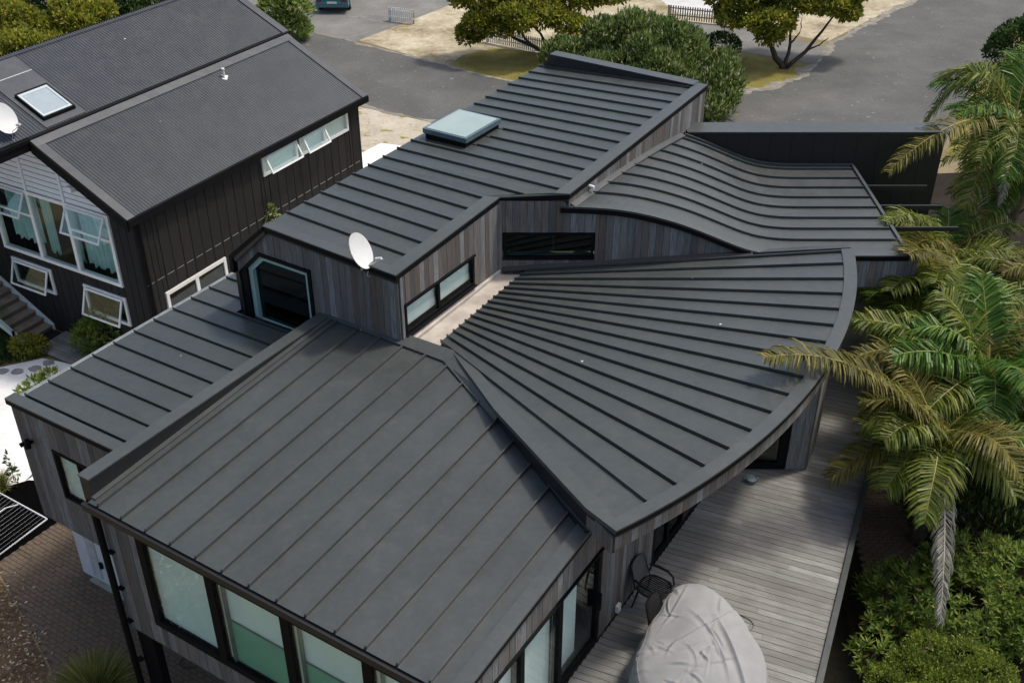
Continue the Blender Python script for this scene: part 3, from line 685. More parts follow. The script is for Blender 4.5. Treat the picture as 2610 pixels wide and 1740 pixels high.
# ================================================================== GROUND
def flat(name, pts, z, mat, label=None, kind='structure'):
    o = mk(name, [(x, y, z) for x, y in pts], [tuple(range(len(pts)))], mat); tag(o, label, None, None, kind); return o
def gmat(name, stops, s1=0.35, s2=9.0, rough=0.95, spk=None, bumps=0.3):
    m, nt, b = newmat(name); co = texco(nt)
    a = noi(nt, co, s1, 6, 0.65); f = noi(nt, co, s2, 6, 0.75)
    mx = nd(nt, 'ShaderNodeMath', operation='MULTIPLY_ADD'); mx.inputs[1].default_value = 0.45; 
    ml = nd(nt, 'ShaderNodeMath', operation='MULTIPLY'); ml.inputs[1].default_value = 0.55
    nt.links.new(a, ml.inputs[0]); nt.links.new(f, mx.inputs[0]); nt.links.new(ml.outputs[0], mx.inputs[2])
    c = ramp(nt, mx.outputs[0], stops)
    if spk:
        n3 = noi(nt, co, spk[0], 3, 0.5); c = mix(nt, ramp(nt, n3, [(spk[1], 0), (spk[1] + 0.06, spk[3])]), c, spk[2])
    nt.links.new(c, b.inputs['Base Color']); b.inputs['Roughness'].default_value = rough; b.inputs['Specular IOR Level'].default_value = 0.2
    bump(nt, b, f, bumps, 0.03); return m
M['soil'] = gmat('dry_grass_soil', [(0.3, (0.10, 0.078, 0.04)), (0.5, (0.19, 0.155, 0.085)), (0.7, (0.28, 0.24, 0.14))])
M['dry'] = gmat('parched_grass', [(0.36, (0.16, 0.125, 0.075)), (0.46, (0.32, 0.27, 0.18)), (0.55, (0.43, 0.38, 0.27)), (0.66, (0.58, 0.53, 0.41))], 0.45, 3.2, spk=(0.8, 0.60, (0.17, 0.15, 0.05), 0.55))
M['lawn'] = gmat('olive_lawn', [(0.3, (0.10, 0.085, 0.02)), (0.5, (0.20, 0.17, 0.04)), (0.7, (0.33, 0.28, 0.10))], 0.8, 8.0)
M['asphalt'] = gmat('chip_seal', [(0.30, (0.066, 0.067, 0.063)), (0.5, (0.105, 0.105, 0.098)), (0.72, (0.155, 0.153, 0.142))], 0.4, 9.0, 0.9, spk=(3.0, 0.66, (0.30, 0.29, 0.25), 0.45))
M['concrete'] = gmat('drive_seal', [(0.3, (0.11, 0.11, 0.105)), (0.5, (0.17, 0.168, 0.155)), (0.72, (0.27, 0.265, 0.25))], 0.5, 10.0, 0.9)
M['shell'] = gmat('white_shell', [(0.3, (0.50, 0.50, 0.48)), (0.48, (0.74, 0.74, 0.73)), (0.65, (0.86, 0.86, 0.85))], 1.2, 30.0, 0.9)
M['mulch'] = gmat('leaf_mulch', [(0.3, (0.008, 0.006, 0.004)), (0.5, (0.018, 0.013, 0.008)), (0.72, (0.045, 0.032, 0.02))], 1.0, 18.0)
M['verge'] = gmat('patchy_verge', [(0.3, (0.20, 0.18, 0.10)), (0.42, (0.36, 0.32, 0.24)), (0.6, (0.50, 0.45, 0.37)), (0.75, (0.6, 0.57, 0.5))], 0.9, 7.0, spk=(1.6, 0.58, (0.21, 0.20, 0.035), 0.9))
M['brick'] = boardmat('clay_pavers', [(0, (0.125, 0.086, 0.056)), (0.4, (0.148, 0.102, 0.066)), (0.7, (0.135, 0.102, 0.070)), (1, (0.17, 0.112, 0.072))], dark=0.4, grain=(4, 4, 4), stain=(0.10, 0.095, 0.07), stain_amt=0.5)
M['earth'] = gmat('brown_earth', [(0.3, (0.06, 0.04, 0.022)), (0.5, (0.12, 0.082, 0.045)), (0.72, (0.22, 0.155, 0.08))], 1.0, 14.0)
M['joint'] = simple('sand_joint', (0.075, 0.057, 0.04), 0.95)
S = 420
flat('ground', [(-S, -60), (S, -60), (S, S), (-S, S)], 0.0, M['soil'])
# road: comes from the left, sweeps round to the upper right
road = [(-80, 101), (-30, 70.0), (-14, 58.7), (-10.41, 56.17), (-7.96, 54.5), (-5.4, 52.7), (-2.6, 50.6), (-0.97, 49.39), (2.5, 47.4), (6.0, 46.6), (9.36, 46.88), (11.9, 48.1), (13.3, 49.3), (14.4, 50.8), (15.2, 52.6), (16.2, 54.6), (18.9, 57.7), (22.8, 62.1), (40, 83), (70, 120), (90, 120), (50, 80), (33, 66), (27.5, 58.5), (23.6, 52.0), (20.6, 47.5), (18.7, 43.8), (17.0, 40.5), (10, 38.5), (4, 39.2), (-1.0, 41.8), (-3.3, 43.9), (-5.2, 44.9), (-6.64, 45.9), (-10.5, 49.0), (-20, 55.6), (-90, 101)]
flat('road', road, 0.012, M['asphalt'])
flat('driveway', [(-13.5, 58.3), (-7.96, 54.55), (-2.4, 62.6), (1.5, 68), (-8, 76), (-20, 70)], 0.008, M['concrete'])
flat('side_driveway', [(15.7, 53.8), (14.6, 51.2), (9.0, 54.4), (8.0, 57.0), (9.3, 58.0), (12.0, 56.8)], 0.009, M['concrete'])
flat('dry_verge', [(-7.9, 55.0), (-2.7, 62.4), (1.5, 68), (16, 74), (30, 74), (22.6, 62.3), (18.7, 57.9), (16.0, 54.7), (12.0, 57.0), (9.0, 58.2), (3.0, 58), (3.0, 54.5), (2.2, 52.2), (3.4, 47.2), (-0.97, 49.4), (-3.7, 51.5)], 0.004, M['dry'])
flat('tree_lawn', [(2.6, 47.5), (6.0, 46.75), (9.4, 47.0), (11.9, 48.3), (14.2, 50.7), (8.9, 54.3), (4.0, 54.0), (2.0, 51)], 0.006, M['lawn'])
flat('tree_shade_patch', [(-3.1, 50.9), (-0.9, 49.5), (2.5, 47.6), (3.0, 50), (2.6, 52.6), (-0.8, 53.6), (-2.4, 52.6)], 0.0055, M['lawn'])  # olive patch paints the tree's shade onto the dry grass
# rough gravelly shoulders of the road
def shoulder(name, pts, w, seed):
    rnd = random.Random(seed); a, b = [], []
    for i in range(len(pts) - 1):
        p, q = Vector((*pts[i], 0)), Vector((*pts[i + 1], 0)); n = max(2, int((q - p).length / 0.12)); t = (q - p).normalized(); nn = Vector((-t.y, t.x, 0))
        for k in range(n):
            c = p + (q - p) * (k / n); f1 = 0.5 + noise.noise(c * 0.9) + 0.6 * noise.noise(c * 2.7); f2 = 0.5 + noise.noise(c * 0.8 + Vector((9, 0, 0))) + 0.6 * noise.noise(c * 2.9); a.append(c + nn * w * max(0.08, f1)); b.append(c - nn * w * max(0.05, f2))
    v = [(p.x, p.y, 0.016) for p in a + b]; m = len(a)
    o = mk(name, v, [(i, m + i, m + i + 1, i + 1) for i in range(m - 1)], M['shoulder']); tag(o, None, None, None, 'structure')
M['shoulder'] = gmat('gravel_shoulder', [(0.3, (0.13, 0.12, 0.10)), (0.5, (0.22, 0.205, 0.17)), (0.7, (0.42, 0.40, 0.34))], 1.5, 14)
shoulder('road_shoulder', [(9.36, 46.88), (11.9, 48.1), (13.3, 49.3), (14.4, 50.8), (15.2, 52.6), (16.2, 54.6), (18.9, 57.7), (22.8, 62.1)], 0.42, 1)
shoulder('road_shoulder', [(-7.96, 54.5), (-5.4, 52.7), (-2.6, 50.6), (-0.97, 49.39), (2.5, 47.4), (6.0, 46.6), (9.36, 46.88)], 0.16, 2)
shoulder('road_shoulder', [(-3.3, 43.9), (-5.2, 44.9), (-6.64, 45.9), (-10.5, 49.0)], 0.2, 3)
# thin pale joints of the drive
dj = MB()
for pts in (((-8.6, 54.95), (-6.2, 57.6)), ((-6.2, 57.6), (-8.8, 59.0)), ((-6.2, 57.6), (-4.2, 60.6)), ((-8.2, 58.6), (-5.2, 61.6), (-4.9, 63.5)), ((-12.6, 57.7), (-8.1, 54.7))):
    for p, q in zip(pts, pts[1:]):
        p, q = Vector((*p, 0.0125)), Vector((*q, 0.0125)); t = (q - p).normalized(); x = Vector((-t.y, t.x, 0)) * 0.05
        dj.add([p - x, p + x, q + x, q - x], [(0, 3, 2, 1)])
tag(dj.build('driveway_joints', M['shoulder']), None, None, None, 'structure')
# between the two houses
flat('near_verge', [(-9.2, 47.0), (-6.6, 45.6), (-3.2, 43.7), (-1.4, 42.0), (-3.2, 38.6), (-6.8, 39.2), (-8.5, 43.0)], 0.007, M['verge'])
flat('white_gravel', [(-30, 24.0), (-14.6, 25.4), (-13.4, 25.95), (-12.3, 25.6), (-9.9, 25.3), (-3.4, 37.5), (-4.2, 41.2), (-5.3, 41.6), (-6.6, 39.6), (-3.0, 34.0), (-4, 30), (-8.8, 22.5), (-10.0, 20.9), (-11.9, 20.5), (-13.0, 19.9), (-30, 17)], 0.009, M['shell'])
# right-hand garden, a low bank about a metre above the road
gb = [(6.0, 6, 1.0), (30, 6, 1.0), (30, 26, 1.0), (30, 40, 0.02), (10.5, 38, 0.02), (10.5, 27, 1.0), (7.0, 27, 1.0), (7.0, 20, 1.0)]
o = mk('garden_bed', gb, [(0, 1, 2, 6, 7), (2, 3, 4, 5, 6)], M['mulch']); tag(o, None, None, None, 'structure')
flat('lawn_patch', [(13.2, 6.0), (29.9, 6.0), (29.9, 25.9), (12.8, 25.9), (12.6, 21)], 1.01, M['lawn']); 
flat('side_lawn', [(17.2, 40.4), (18.8, 43.9), (21.5, 48.5), (28, 58), (40, 60), (40, 39.5), (20, 38.0)], 0.006, M['lawn'])
tag(bpy.data.objects['lawn_patch'], None, None, None, 'structure')
# brick paving below the upper floor
pv = flat('brick_paving', [(-10.5, 19.25), (-11.5, 17.7), (-10.9, 17.0), (-9.2, 14.8), (-8.6, 12.2), (-1.5, 12.2), (-1.5, 22), (-9, 22)], 0.006, M['joint'])
pvp = [(-10.45, 19.2), (-11.45, 17.7), (-10.85, 17.0), (-9.15, 14.8), (-8.6, 12.2), (-1.5, 12.2), (-1.5, 22), (-9, 22)]
def inside(x, y, poly):
    c = False; j = len(poly) - 1
    for i in range(len(poly)):
        (a, b), (d, e) = poly[i], poly[j]
        if (b > y) != (e > y) and x < (d - a) * (y - b) / (e - b) + a: c = not c
        j = i
    return c
bme = MB(); l, w_, h = 0.197, 0.097, 0.012
t = 0.006
bme.add([(-l / 2, -w_ / 2, 0), (l / 2, -w_ / 2, 0), (l / 2, w_ / 2, 0), (-l / 2, w_ / 2, 0), (-l / 2 + t, -w_ / 2 + t, h), (l / 2 - t, -w_ / 2 + t, h), (l / 2 - t, w_ / 2 - t, h), (-l / 2 + t, w_ / 2 - t, h)],
        [(4, 5, 6, 7), (0, 1, 5, 4), (1, 2, 6, 5), (2, 3, 7, 6), (3, 0, 4, 7)])
b0 = bme.build('brick', M['brick'], pv); bmesh_data = b0.data
rnd = random.Random(4); spots = []
rows = []
for i in range(140):
    for k in range(75):
        u = 3.0 + i * 0.101; v = -19.5 + k * 0.201 + (0.1 if i % 2 else 0)
        p = W(u, v, 0)
        if inside(p.x, p.y, pvp) and p.y < 21: rows.append((p, u, v))
rows.sort(key=lambda r: (r[0].x + 9.3) ** 2 + (r[0].y - 16.6) ** 2)
rest = MB(); yaw = -AZ
for n_, (p, u, v) in enumerate(rows):
    zz = 0.004 + rnd.uniform(-0.006, 0.008); tl = rnd.uniform(-0.02, 0.02)
    if n_ < 300:
        o = b0 if n_ == 0 else b0.copy()
        if n_: COL.link(o); o.parent = pv
        o.location = (p.x, p.y, zz); o.rotation_euler = (tl, rnd.uniform(-0.02, 0.02), yaw)
    else:
        c, s = math.cos(yaw), math.sin(yaw)
        rest.add([(p.x + q.x * c - q.y * s, p.y + q.x * s + q.y * c, zz + q.z) for q in [Vector(x.co) for x in bmesh_data.vertices]], [tuple(f.vertices) for f in bmesh_data.polygons])
ro = rest.build('brick_field', M['brick'], pv); ro['kind'] = 'stuff'
# brick path beside the terrace
pth = flat('brick_path', [(7.1, 14.0), (8.3, 14.0), (8.9, 20.5), (7.7, 20.5)], 1.012, M['joint'])
prest = MB()
for i in range(64):
    for k in range(6):
        x = 7.15 + i * 0.0095 + k * 0.201 + (0.1 if i % 2 else 0); y = 14.05 + i * 0.101; zz = 1.012 + rnd.uniform(-0.004, 0.006)
        if x > 7.2 + (y - 14) * 0.095 + 1.1: continue
        if 70 <= (i * 6 + k) < 230:
            o = b0.copy(); COL.link(o); o.parent = pth; o.location = (x, y, zz); o.rotation_euler = (0, 0, R(5))
        else:
            prest.add([(x + q.co.x, y + q.co.y, zz + q.co.z) for q in bmesh_data.vertices], [tuple(f.vertices) for f in bmesh_data.polygons])
po = prest.build('brick_field', M['brick'], pth); po['kind'] = 'stuff'

# ================================================================== TERRACE DECK
DE0 = Vector((4.99, 12.05, 0)); DE1 = Vector((7.61, 18.24, 0)); de = (DE1 - DE0).normalized(); dl = Vector((-de.y, de.x, 0))
deck = thing('timber_deck', (4.0, 14.0, 0), 'weathered grey timber terrace deck beside the house', 'deck')
rnd = random.Random(11); pitch = 0.143
def deck_len(q):       # distance from the right edge to the wall line v = -5.72 (or a fixed length further back)
    c, s = math.cos(AZ), math.sin(AZ); vq = q.x * c - q.y * s; dv = dl.x * c - dl.y * s
    return min(5.2, (-5.70 - vq) / dv)
for k in range(-34, 106):
    s0 = k * pitch; q = DE0 + de * s0
    if q.y > 26: break
    L = deck_len(q + de * pitch / 2)
    cuts = [0.0, L]
    if L > 2.4 and k % 3 != 0: cuts = [0.0, rnd.uniform(0.25, 0.75) * L, L]
    for a, b in zip(cuts, cuts[1:]):
        z = 2.90 + rnd.uniform(-0.0015, 0.0015)
        p = q + dl * (a + 0.002) + Vector((0, 0, z - 0.03))
        MB().para(p, de * (pitch - 0.010), dl * (b - a - 0.004), (0, 0, 0.03)).build('deck_plank', M['deck'], deck)
e0 = DE0 + de * (-34 * pitch); Ltot = 140 * pitch - 1.0
MB().para(e0 - dl * 0.11 + Vector((0, 0, 2.86)), de * Ltot, dl * 0.105, (0, 0, 0.10)).build('edge_coping', M['cap'], deck)
MB().para(e0 - dl * 0.08 + Vector((0, 0, 2.45)), de * Ltot, dl * 0.05, (0, 0, 0.40)).build('edge_joist', M['black'], deck)
MB().para(e0 + Vector((0, 0, 2.55)), de * Ltot, dl * 5.0, (0, 0, 0.25)).build('deck_frame', M['interior'], deck)
for k in range(6):
    p = e0 + de * (1.0 + k * 2.6) + dl * 0.02; MB().para(p, de * 0.12, dl * 0.12, (0, 0, 2.5)).build('post', M['black'], deck)
# things on the deck ------------------------------------------------------------
def woven_chair(loc, rz, label, group='black woven terrace chairs'):
    ch = thing('woven_armchair', loc, label, 'chair', group); ch.rotation_euler = (0, 0, rz)
    def put(name, mb, smooth=False):
        me = bpy.data.meshes.new(name); me.from_pydata([tuple(v) for v in mb.v], [], mb.f); me.materials.append(M['resin'])
        if smooth: me.polygons.foreach_set('use_smooth', [True] * len(me.polygons))
        o = bpy.data.objects.new(name, me); COL.link(o); o.parent = ch; return o
    for x, y, x2, y2 in ((-.25, -.24, -.22, -.2), (.25, -.24, .22, -.2), (-.26, .28, -.2, .2), (.26, .28, .2, .2)):
        put('leg', MB().tube([(x, y, 0), (x2, y2, .43)], [.016, .022], 8))
    mb = MB()                                  # seat rim and weave
    rim = [(.27 * math.copysign(abs(math.cos(a)) ** .6, math.cos(a)), .26 * math.copysign(abs(math.sin(a)) ** .6, math.sin(a)), .44) for a in [i * math.pi / 12 for i in range(25)]]
    mb.tube(rim, .018, 6, False)
    for i in range(11):
        x = -.23 + i * .046; mb.tube([(x, -.25, .44), (x * .95, 0, .425), (x, .25, .44)], .016, 4)
    for j in range(9): y = -.2 + j * .05; mb.tube([(-.25, y, .435), (.25, y, .435)], .006, 4)
    put('seat', mb)
    mb = MB()                                  # curved back with horizontal weave
    def bp(a, t): return (.25 * math.sin(a) * (1.0 - .12 * t), .24 + .05 * math.cos(a) + .12 * t, .46 + .47 * t * (0.80 + .20 * math.cos(a)))
    mb.tube([bp(-1.25, i / 8) for i in range(9)] + [bp(-1.25 + 2.5 * i / 10, 1) for i in range(1, 10)] + [bp(1.25, 1 - i / 8) for i in range(9)], .018, 6)
    for j in range(19): t = .03 + j * .052; mb.tube([bp(-1.25 + 2.5 * i / 8, t) for i in range(9)], .0155, 4)
    for i in range(1, 8): a = -1.25 + 2.5 * i / 8; mb.tube([bp(a, 0), bp(a, .5), bp(a, 1)], .006, 4)
    put('backrest', mb)
    for s in (-1, 1):
        put('armrest', MB().tube([(s * .245, .27, .66), (s * .29, .12, .655), (s * .295, -.08, .645), (s * .275, -.2, .60), (s * .25, -.245, .45)], [.02, .026, .026, .022, .018], 8))
    return ch
woven_chair((2.50, 13.76, 2.902), R(53), 'black woven armchair standing beside the timber wall on the deck')
woven_chair((2.66, 12.86, 2.902), R(53), 'black woven armchair half hidden behind the grey fabric cover')
# draped cover
M['cover'] = simple('grey_cover_fabric', (0.265, 0.265, 0.262), 0.85, var=0.10, scale=3)
# cloth cover pulled over stacked furniture: rim outline, sloping top, near-vertical skirt, creased
def draped_cover(cx, cy, zb, mat):
    rn = np.random.default_rng(21)
    rim = [(-.16, 1.02, 1.20), (.18, 1.02, 1.20), (.62, .62, 1.08), (.84, .12, 1.00), (.95, -.75, .88), (.55, -1.45, .80), (-.5, -1.45, .80), (-1.0, -.75, .84), (-.86, .02, .97), (-.55, .55, 1.06)]
    ang = np.array([math.atan2(y, x) for x, y, z in rim]); rad = np.array([math.hypot(x, y) for x, y, z in rim]); zz = np.array([z for x, y, z in rim])
    o_ = np.argsort(ang); ang, rad, zz = ang[o_], rad[o_], zz[o_]
    na, ns = 260, 170
    A = np.linspace(-math.pi, math.pi, na, endpoint=False)
    def per(v, w=9):
        y = np.interp(A, np.r_[ang[-1] - 2 * math.pi, ang, ang[0] + 2 * math.pi], np.r_[v[-1], v, v[0]])
        k = np.ones(w) / w; return np.convolve(np.r_[y[-w:], y, y[:w]], k, 'same')[w:-w]
    Rr, Zr = per(rad), per(zz); zc = 1.21
    T = np.linspace(0, 1, ns)[:, None]
    inn = T < 0.55; ti = np.clip(T / 0.55, 0, 1); to = np.clip((T - 0.55) / 0.45, 0, 1)
    rr = np.where(inn, Rr * ti, Rr * (1 + 0.03 * np.sin(np.minimum(to * 6, 1.57))) + 0.20 * to ** 1.3 + 0.05 * np.sin(A * 7 + 1.3) * to + 0.03 * np.sin(A * 17 + 3 * np.sin(A * 3)) * to)
    z = np.where(inn, zc + (Zr - zc) * ti ** 1.35, Zr * (1 - to))
    # soften the rim
    z = z - 0.035 * np.exp(-((T - 0.55) / 0.035) ** 2)
    X, Y = rr * np.cos(A), rr * np.sin(A)
    s = np.where(inn, Rr * ti, Rr + Zr * to); qx, qy = s * np.cos(A), s * np.sin(A)
    h = np.zeros_like(X)
    h += 0.018 * np.sin(qx * 2.3 + 1.1 * np.sin(qy * 2.1)) * np.sin(qy * 1.9 + 0.7)
    def crease(px, py, th, ln, w, amp, bend):
        dx, dy = qx - px, qy - py; u = dx * math.cos(th) + dy * math.sin(th); v = -dx * math.sin(th) + dy * math.cos(th) - bend * u * u
        env = np.exp(-(u / ln) ** 4); return amp * env * (np.exp(-np.abs(v) / w) - 0.7 * np.exp(-((v - 1.9 * w) / (1.6 * w)) ** 2))
    for k in range(70):
        if k < 42: px, py = rn.uniform(-1.2, .35), rn.uniform(-1.3, .1)      # most of the crumpling is at the front left
        else: px, py = rn.uniform(-1.3, 1.4), rn.uniform(-1.5, 1.2)
        th = math.atan2(py, px) + rn.normal() * .7 if k % 3 else rn.uniform(0, math.pi)
        h += crease(px, py, th, rn.uniform(.07, .24), rn.uniform(.012, .026), rn.uniform(.012, .030), rn.uniform(-1.2, 1.2))
    h += crease(.05, .05, .55, .75, .02, .022, .15) + crease(.25, -.2, 1.9, .6, .03, .03, .25) + crease(.55, -.55, 1.75, .8, .035, .05, .1) + crease(-.3, .55, 1.0, .5, .02, .018, .1)
    # displace along a rough normal: up on top, outwards on the skirt
    wz = np.where(inn, 1.0, 0.25); wr = np.where(inn, 0.15, 1.0)
    X = X + h * wr * np.cos(A); Y = Y + h * wr * np.sin(A); z = np.maximum(0.0, z + h * wz)
    V_ = np.stack([X + cx, Y + cy, z + zb], -1).reshape(-1, 3); F_ = []
    for j in range(ns - 1):
        for i in range(na): a = j * na + i; b = j * na + (i + 1) % na; F_.append((a, a + na, b + na, b))
    o = mk('furniture_cover', V_.tolist(), F_, mat, None, True); return o
co_ = draped_cover(2.98, 12.10, 2.905, M['cover']); tag(co_, 'wrinkled pale grey fabric cover draped over outdoor furniture on the deck', 'cover')
# ash bowl
bl = MB(); bl.tube([(4.865, 17.14, 2.903), (4.865, 17.14, 2.95), (4.865, 17.14, 2.985)], [.07, .10, .125], 16, False); bl.tube([(4.865, 17.14, 2.985), (4.865, 17.14, 2.93)], [.11, .06], 16)
bl.para((4.72, 17.12, 2.965), (.06, 0, 0), (0, .05, 0), (0, 0, .02)); bl.para((4.95, 17.12, 2.965), (.06, 0, 0), (0, .05, 0), (0, 0, .02))
tag(bl.build('pet_bowl', simple('pale_blue_plastic', (0.30, 0.38, 0.38), 0.4)), 'small pale blue bowl with two lugs on the deck', 'bowl')
cb = MB(); cb.tube([(3.85 + .35 * math.sin(i / 16 * math.pi) , 13.62 - .62 * i / 16, 2.91) for i in range(17)], .006, 5)
tag(cb.build('loose_cable', M['resin']), 'thin black cable curving out from under the grey fabric cover', 'cable')
# ================================================================== NEIGHBOURING HOUSE
nb = thing('neighbour_house', N(22, -24, 0), 'dark gabled house with corrugated grey roof and white framed windows', 'house')
M['corr'] = roofmat('corrugated_steel', (0.031, 0.037, 0.044), 0.42)
M['ncap'] = roofmat('grey_flashing', (0.040, 0.045, 0.052), 0.42)
M['dboard'] = boardmat('black_stained_board', [(0, (0.011, 0.0108, 0.011)), (0.5, (0.014, 0.0135, 0.0135)), (1, (0.018, 0.0165, 0.016))], dark=0.3, stain=(0.02, 0.018, 0.017), stain_amt=0.3)
M['wboard'] = simple('white_weatherboard', (0.68, 0.70, 0.72), 0.6, var=0.05)
def zA(v): return 4.85 + 0.49 * (-21.1 - v)
def zB(v): return 6.42 + 0.47 * (-24.2 - v)
def corrugated(name, u0, u1, v0, v1, zf_, pitch=0.098, amp=0.016):
    mb = MB(); n = int((u1 - u0) / pitch * 6); top = []
    for i in range(n + 1):
        u = u0 + (u1 - u0) * i / n; dz = amp * math.sin(2 * math.pi * (u - u0) / pitch)
        mb.v += [N(u, v0, zf_(v0) + dz), N(u, v1, zf_(v1) + dz)]
    for i in range(n): mb.f.append((2 * i, 2 * i + 2, 2 * i + 3, 2 * i + 1))
    r = MB().hexa([N(u0, v0, zf_(v0) - .03), N(u1, v0, zf_(v0) - .03), N(u1, v1, zf_(v1) - .03), N(u0, v1, zf_(v1) - .03)], [N(u0, v0, zf_(v0) - .16), N(u1, v0, zf_(v0) - .16), N(u1, v1, zf_(v1) - .16), N(u0, v1, zf_(v1) - .16)]).build(name, M['darkmetal'], nb)
    mb.build('corrugated_sheet', M['corr'], r, True); return r
ra = corrugated('lower_roof', 17.05, 27.15, -20.98, -24.10, zA)
rb = corrugated('upper_roof', 14.4, 27.25, -24.08, -26.75, zB)
rc = corrugated('rear_roof', 14.4, 27.25, -26.78, -29.5, lambda v: zB(-26.78) - 0.85 * (-26.78 - v))
def nband(name, a, b, c, d, mat='ncap', drop=0.05, parent=None): return MB().hexa([a, b, c, d], [p - Vector((0, 0, drop)) for p in (a, b, c, d)]).build(name, M[mat], parent or nb)
nband('barge_flashing', N(16.93, -20.95, zA(-20.95) + .035), N(17.20, -20.95, zA(-20.95) + .035), N(17.20, -24.0, zA(-24.0) + .035), N(16.93, -24.0, zA(-24.0) + .035))
nband('barge_flashing', N(27.02, -20.95, zA(-20.95) + .035), N(27.28, -20.95, zA(-20.95) + .035), N(27.28, -24.0, zA(-24.0) + .035), N(27.02, -24.0, zA(-24.0) + .035))
nband('barge_flashing', N(27.12, -24.08, zB(-24.08) + .035), N(27.4, -24.08, zB(-24.08) + .035), N(27.4, -26.75, zB(-26.75) + .035), N(27.12, -26.75, zB(-26.75) + .035))
nband('step_flashing', N(16.93, -23.80, zA(-23.80) + .04), N(27.28, -23.80, zA(-23.80) + .04), N(27.28, -24.10, zA(-24.10) + .06), N(16.93, -24.10, zA(-24.10) + .06))
nband('ridge_cap', N(14.4, -26.60, zB(-26.60) + .045), N(27.4, -26.60, zB(-26.60) + .045), N(27.4, -26.84, zB(-26.60) + .03), N(14.4, -26.84, zB(-26.60) + .03))
nband('drip_shade_edge', N(14.4, -24.02, zB(-24.06) + .02), N(27.4, -24.02, zB(-24.06) + .02), N(27.4, -24.12, zB(-24.1) + .03), N(14.4, -24.12, zB(-24.1) + .03), 'black', 0.09)
nband('roof_tray', N(17.60, -24.16, zB(-24.16) + .028), N(18.92, -24.16, zB(-24.16) + .028), N(18.92, -26.58, zB(-26.58) + .028), N(17.60, -26.58, zB(-26.58) + .028), 'ncap', 0.03)
nband('tray_lap', N(17.60, -25.98, zB(-25.98) + .034), N(18.92, -25.98, zB(-25.98) + .034), N(18.92, -26.0, zB(-26.0) + .036), N(17.60, -26.0, zB(-26.0) + .036), 'gutter_silver', 0.006)
# fascias
MB().hexa([N(16.90, -20.95, zA(-20.95)), N(16.96, -20.95, zA(-20.95)), N(16.96, -24.05, zA(-24.05)), N(16.90, -24.05, zA(-24.05))], [N(16.90, -20.95, zA(-20.95) - .30), N(16.96, -20.95, zA(-20.95) - .30), N(16.96, -24.05, zA(-24.05) - .30), N(16.90, -24.05, zA(-24.05) - .30)]).build('barge_board', M['black'], nb)
MB().para(N(16.93, -20.98, 4.60), N(1, 0, 0) * 10.33, N(0, 1, 0) * 0.09, (0, 0, 0.20)).build('eave_gutter', M['black'], nb)
MB().para(N(14.4, -24.12, 6.05), N(1, 0, 0) * 2.55, N(0, 1, 0) * 0.06, (0, 0, 0.36)).build('upper_fascia', M['black'], nb)
# skylight in the tray
sk = MB()
def nring(mb, u0, u1, v0, v1, h0, h1, t, zf_):
    for a, b, c, d in ((u0, u1, v0, v0 + t), (u0, u1, v1 - t, v1), (u0, u0 + t, v0 + t, v1 - t), (u1 - t, u1, v0 + t, v1 - t)):
        mb.hexa([N(a, c, zf_(c) + h1), N(b, c, zf_(c) + h1), N(b, d, zf_(d) + h1), N(a, d, zf_(d) + h1)], [N(a, c, zf_(c) + h0), N(b, c, zf_(c) + h0), N(b, d, zf_(d) + h0), N(a, d, zf_(d) + h0)])
nring(sk, 17.74, 18.80, -25.34, -24.36, 0.02, 0.12, 0.045, zB); ns = sk.build('skylight', M['black'], nb)
M['skyblue'] = simple('skylight_edge', (0.42, 0.50, 0.52), 0.3, var=0.05)
sk2 = MB(); nring(sk2, 17.785, 18.755, -25.295, -24.405, 0.09, 0.11, 0.07, zB); sk2.build('blind_edge', M['skyblue'], ns)
M['skyblue'] = simple('skylight_blind', (0.30, 0.35, 0.38), 0.15, var=0.05)
MB().hexa([N(17.79, -24.41, zB(-24.41) + .095), N(18.75, -24.41, zB(-24.41) + .095), N(18.75, -25.29, zB(-25.29) + .095), N(17.79, -25.29, zB(-25.29) + .095)], [N(17.79, -24.41, zB(-24.41) + .05), N(18.75, -24.41, zB(-24.41) + .05), N(18.75, -25.29, zB(-25.29) + .05), N(17.79, -25.29, zB(-25.29) + .05)]).build('pane', M['skyblue'], ns)
vp = MB(); p = N(23.66, -23.55, 6.05); vp.tube([p, p + Vector((0, 0, .22)), p + Vector((0, 0, .23)), p + Vector((0, 0, .28))], [.035, .035, .05, .05], 10)
vpo = vp.build('vent_pipe', M['white'], nb); MB().para(p - Vector((.1, .1, .06)), (.2, 0, -.03), (0, .2, .06), (0, 0, .05)).build('vent_collar', M['white'], vpo)
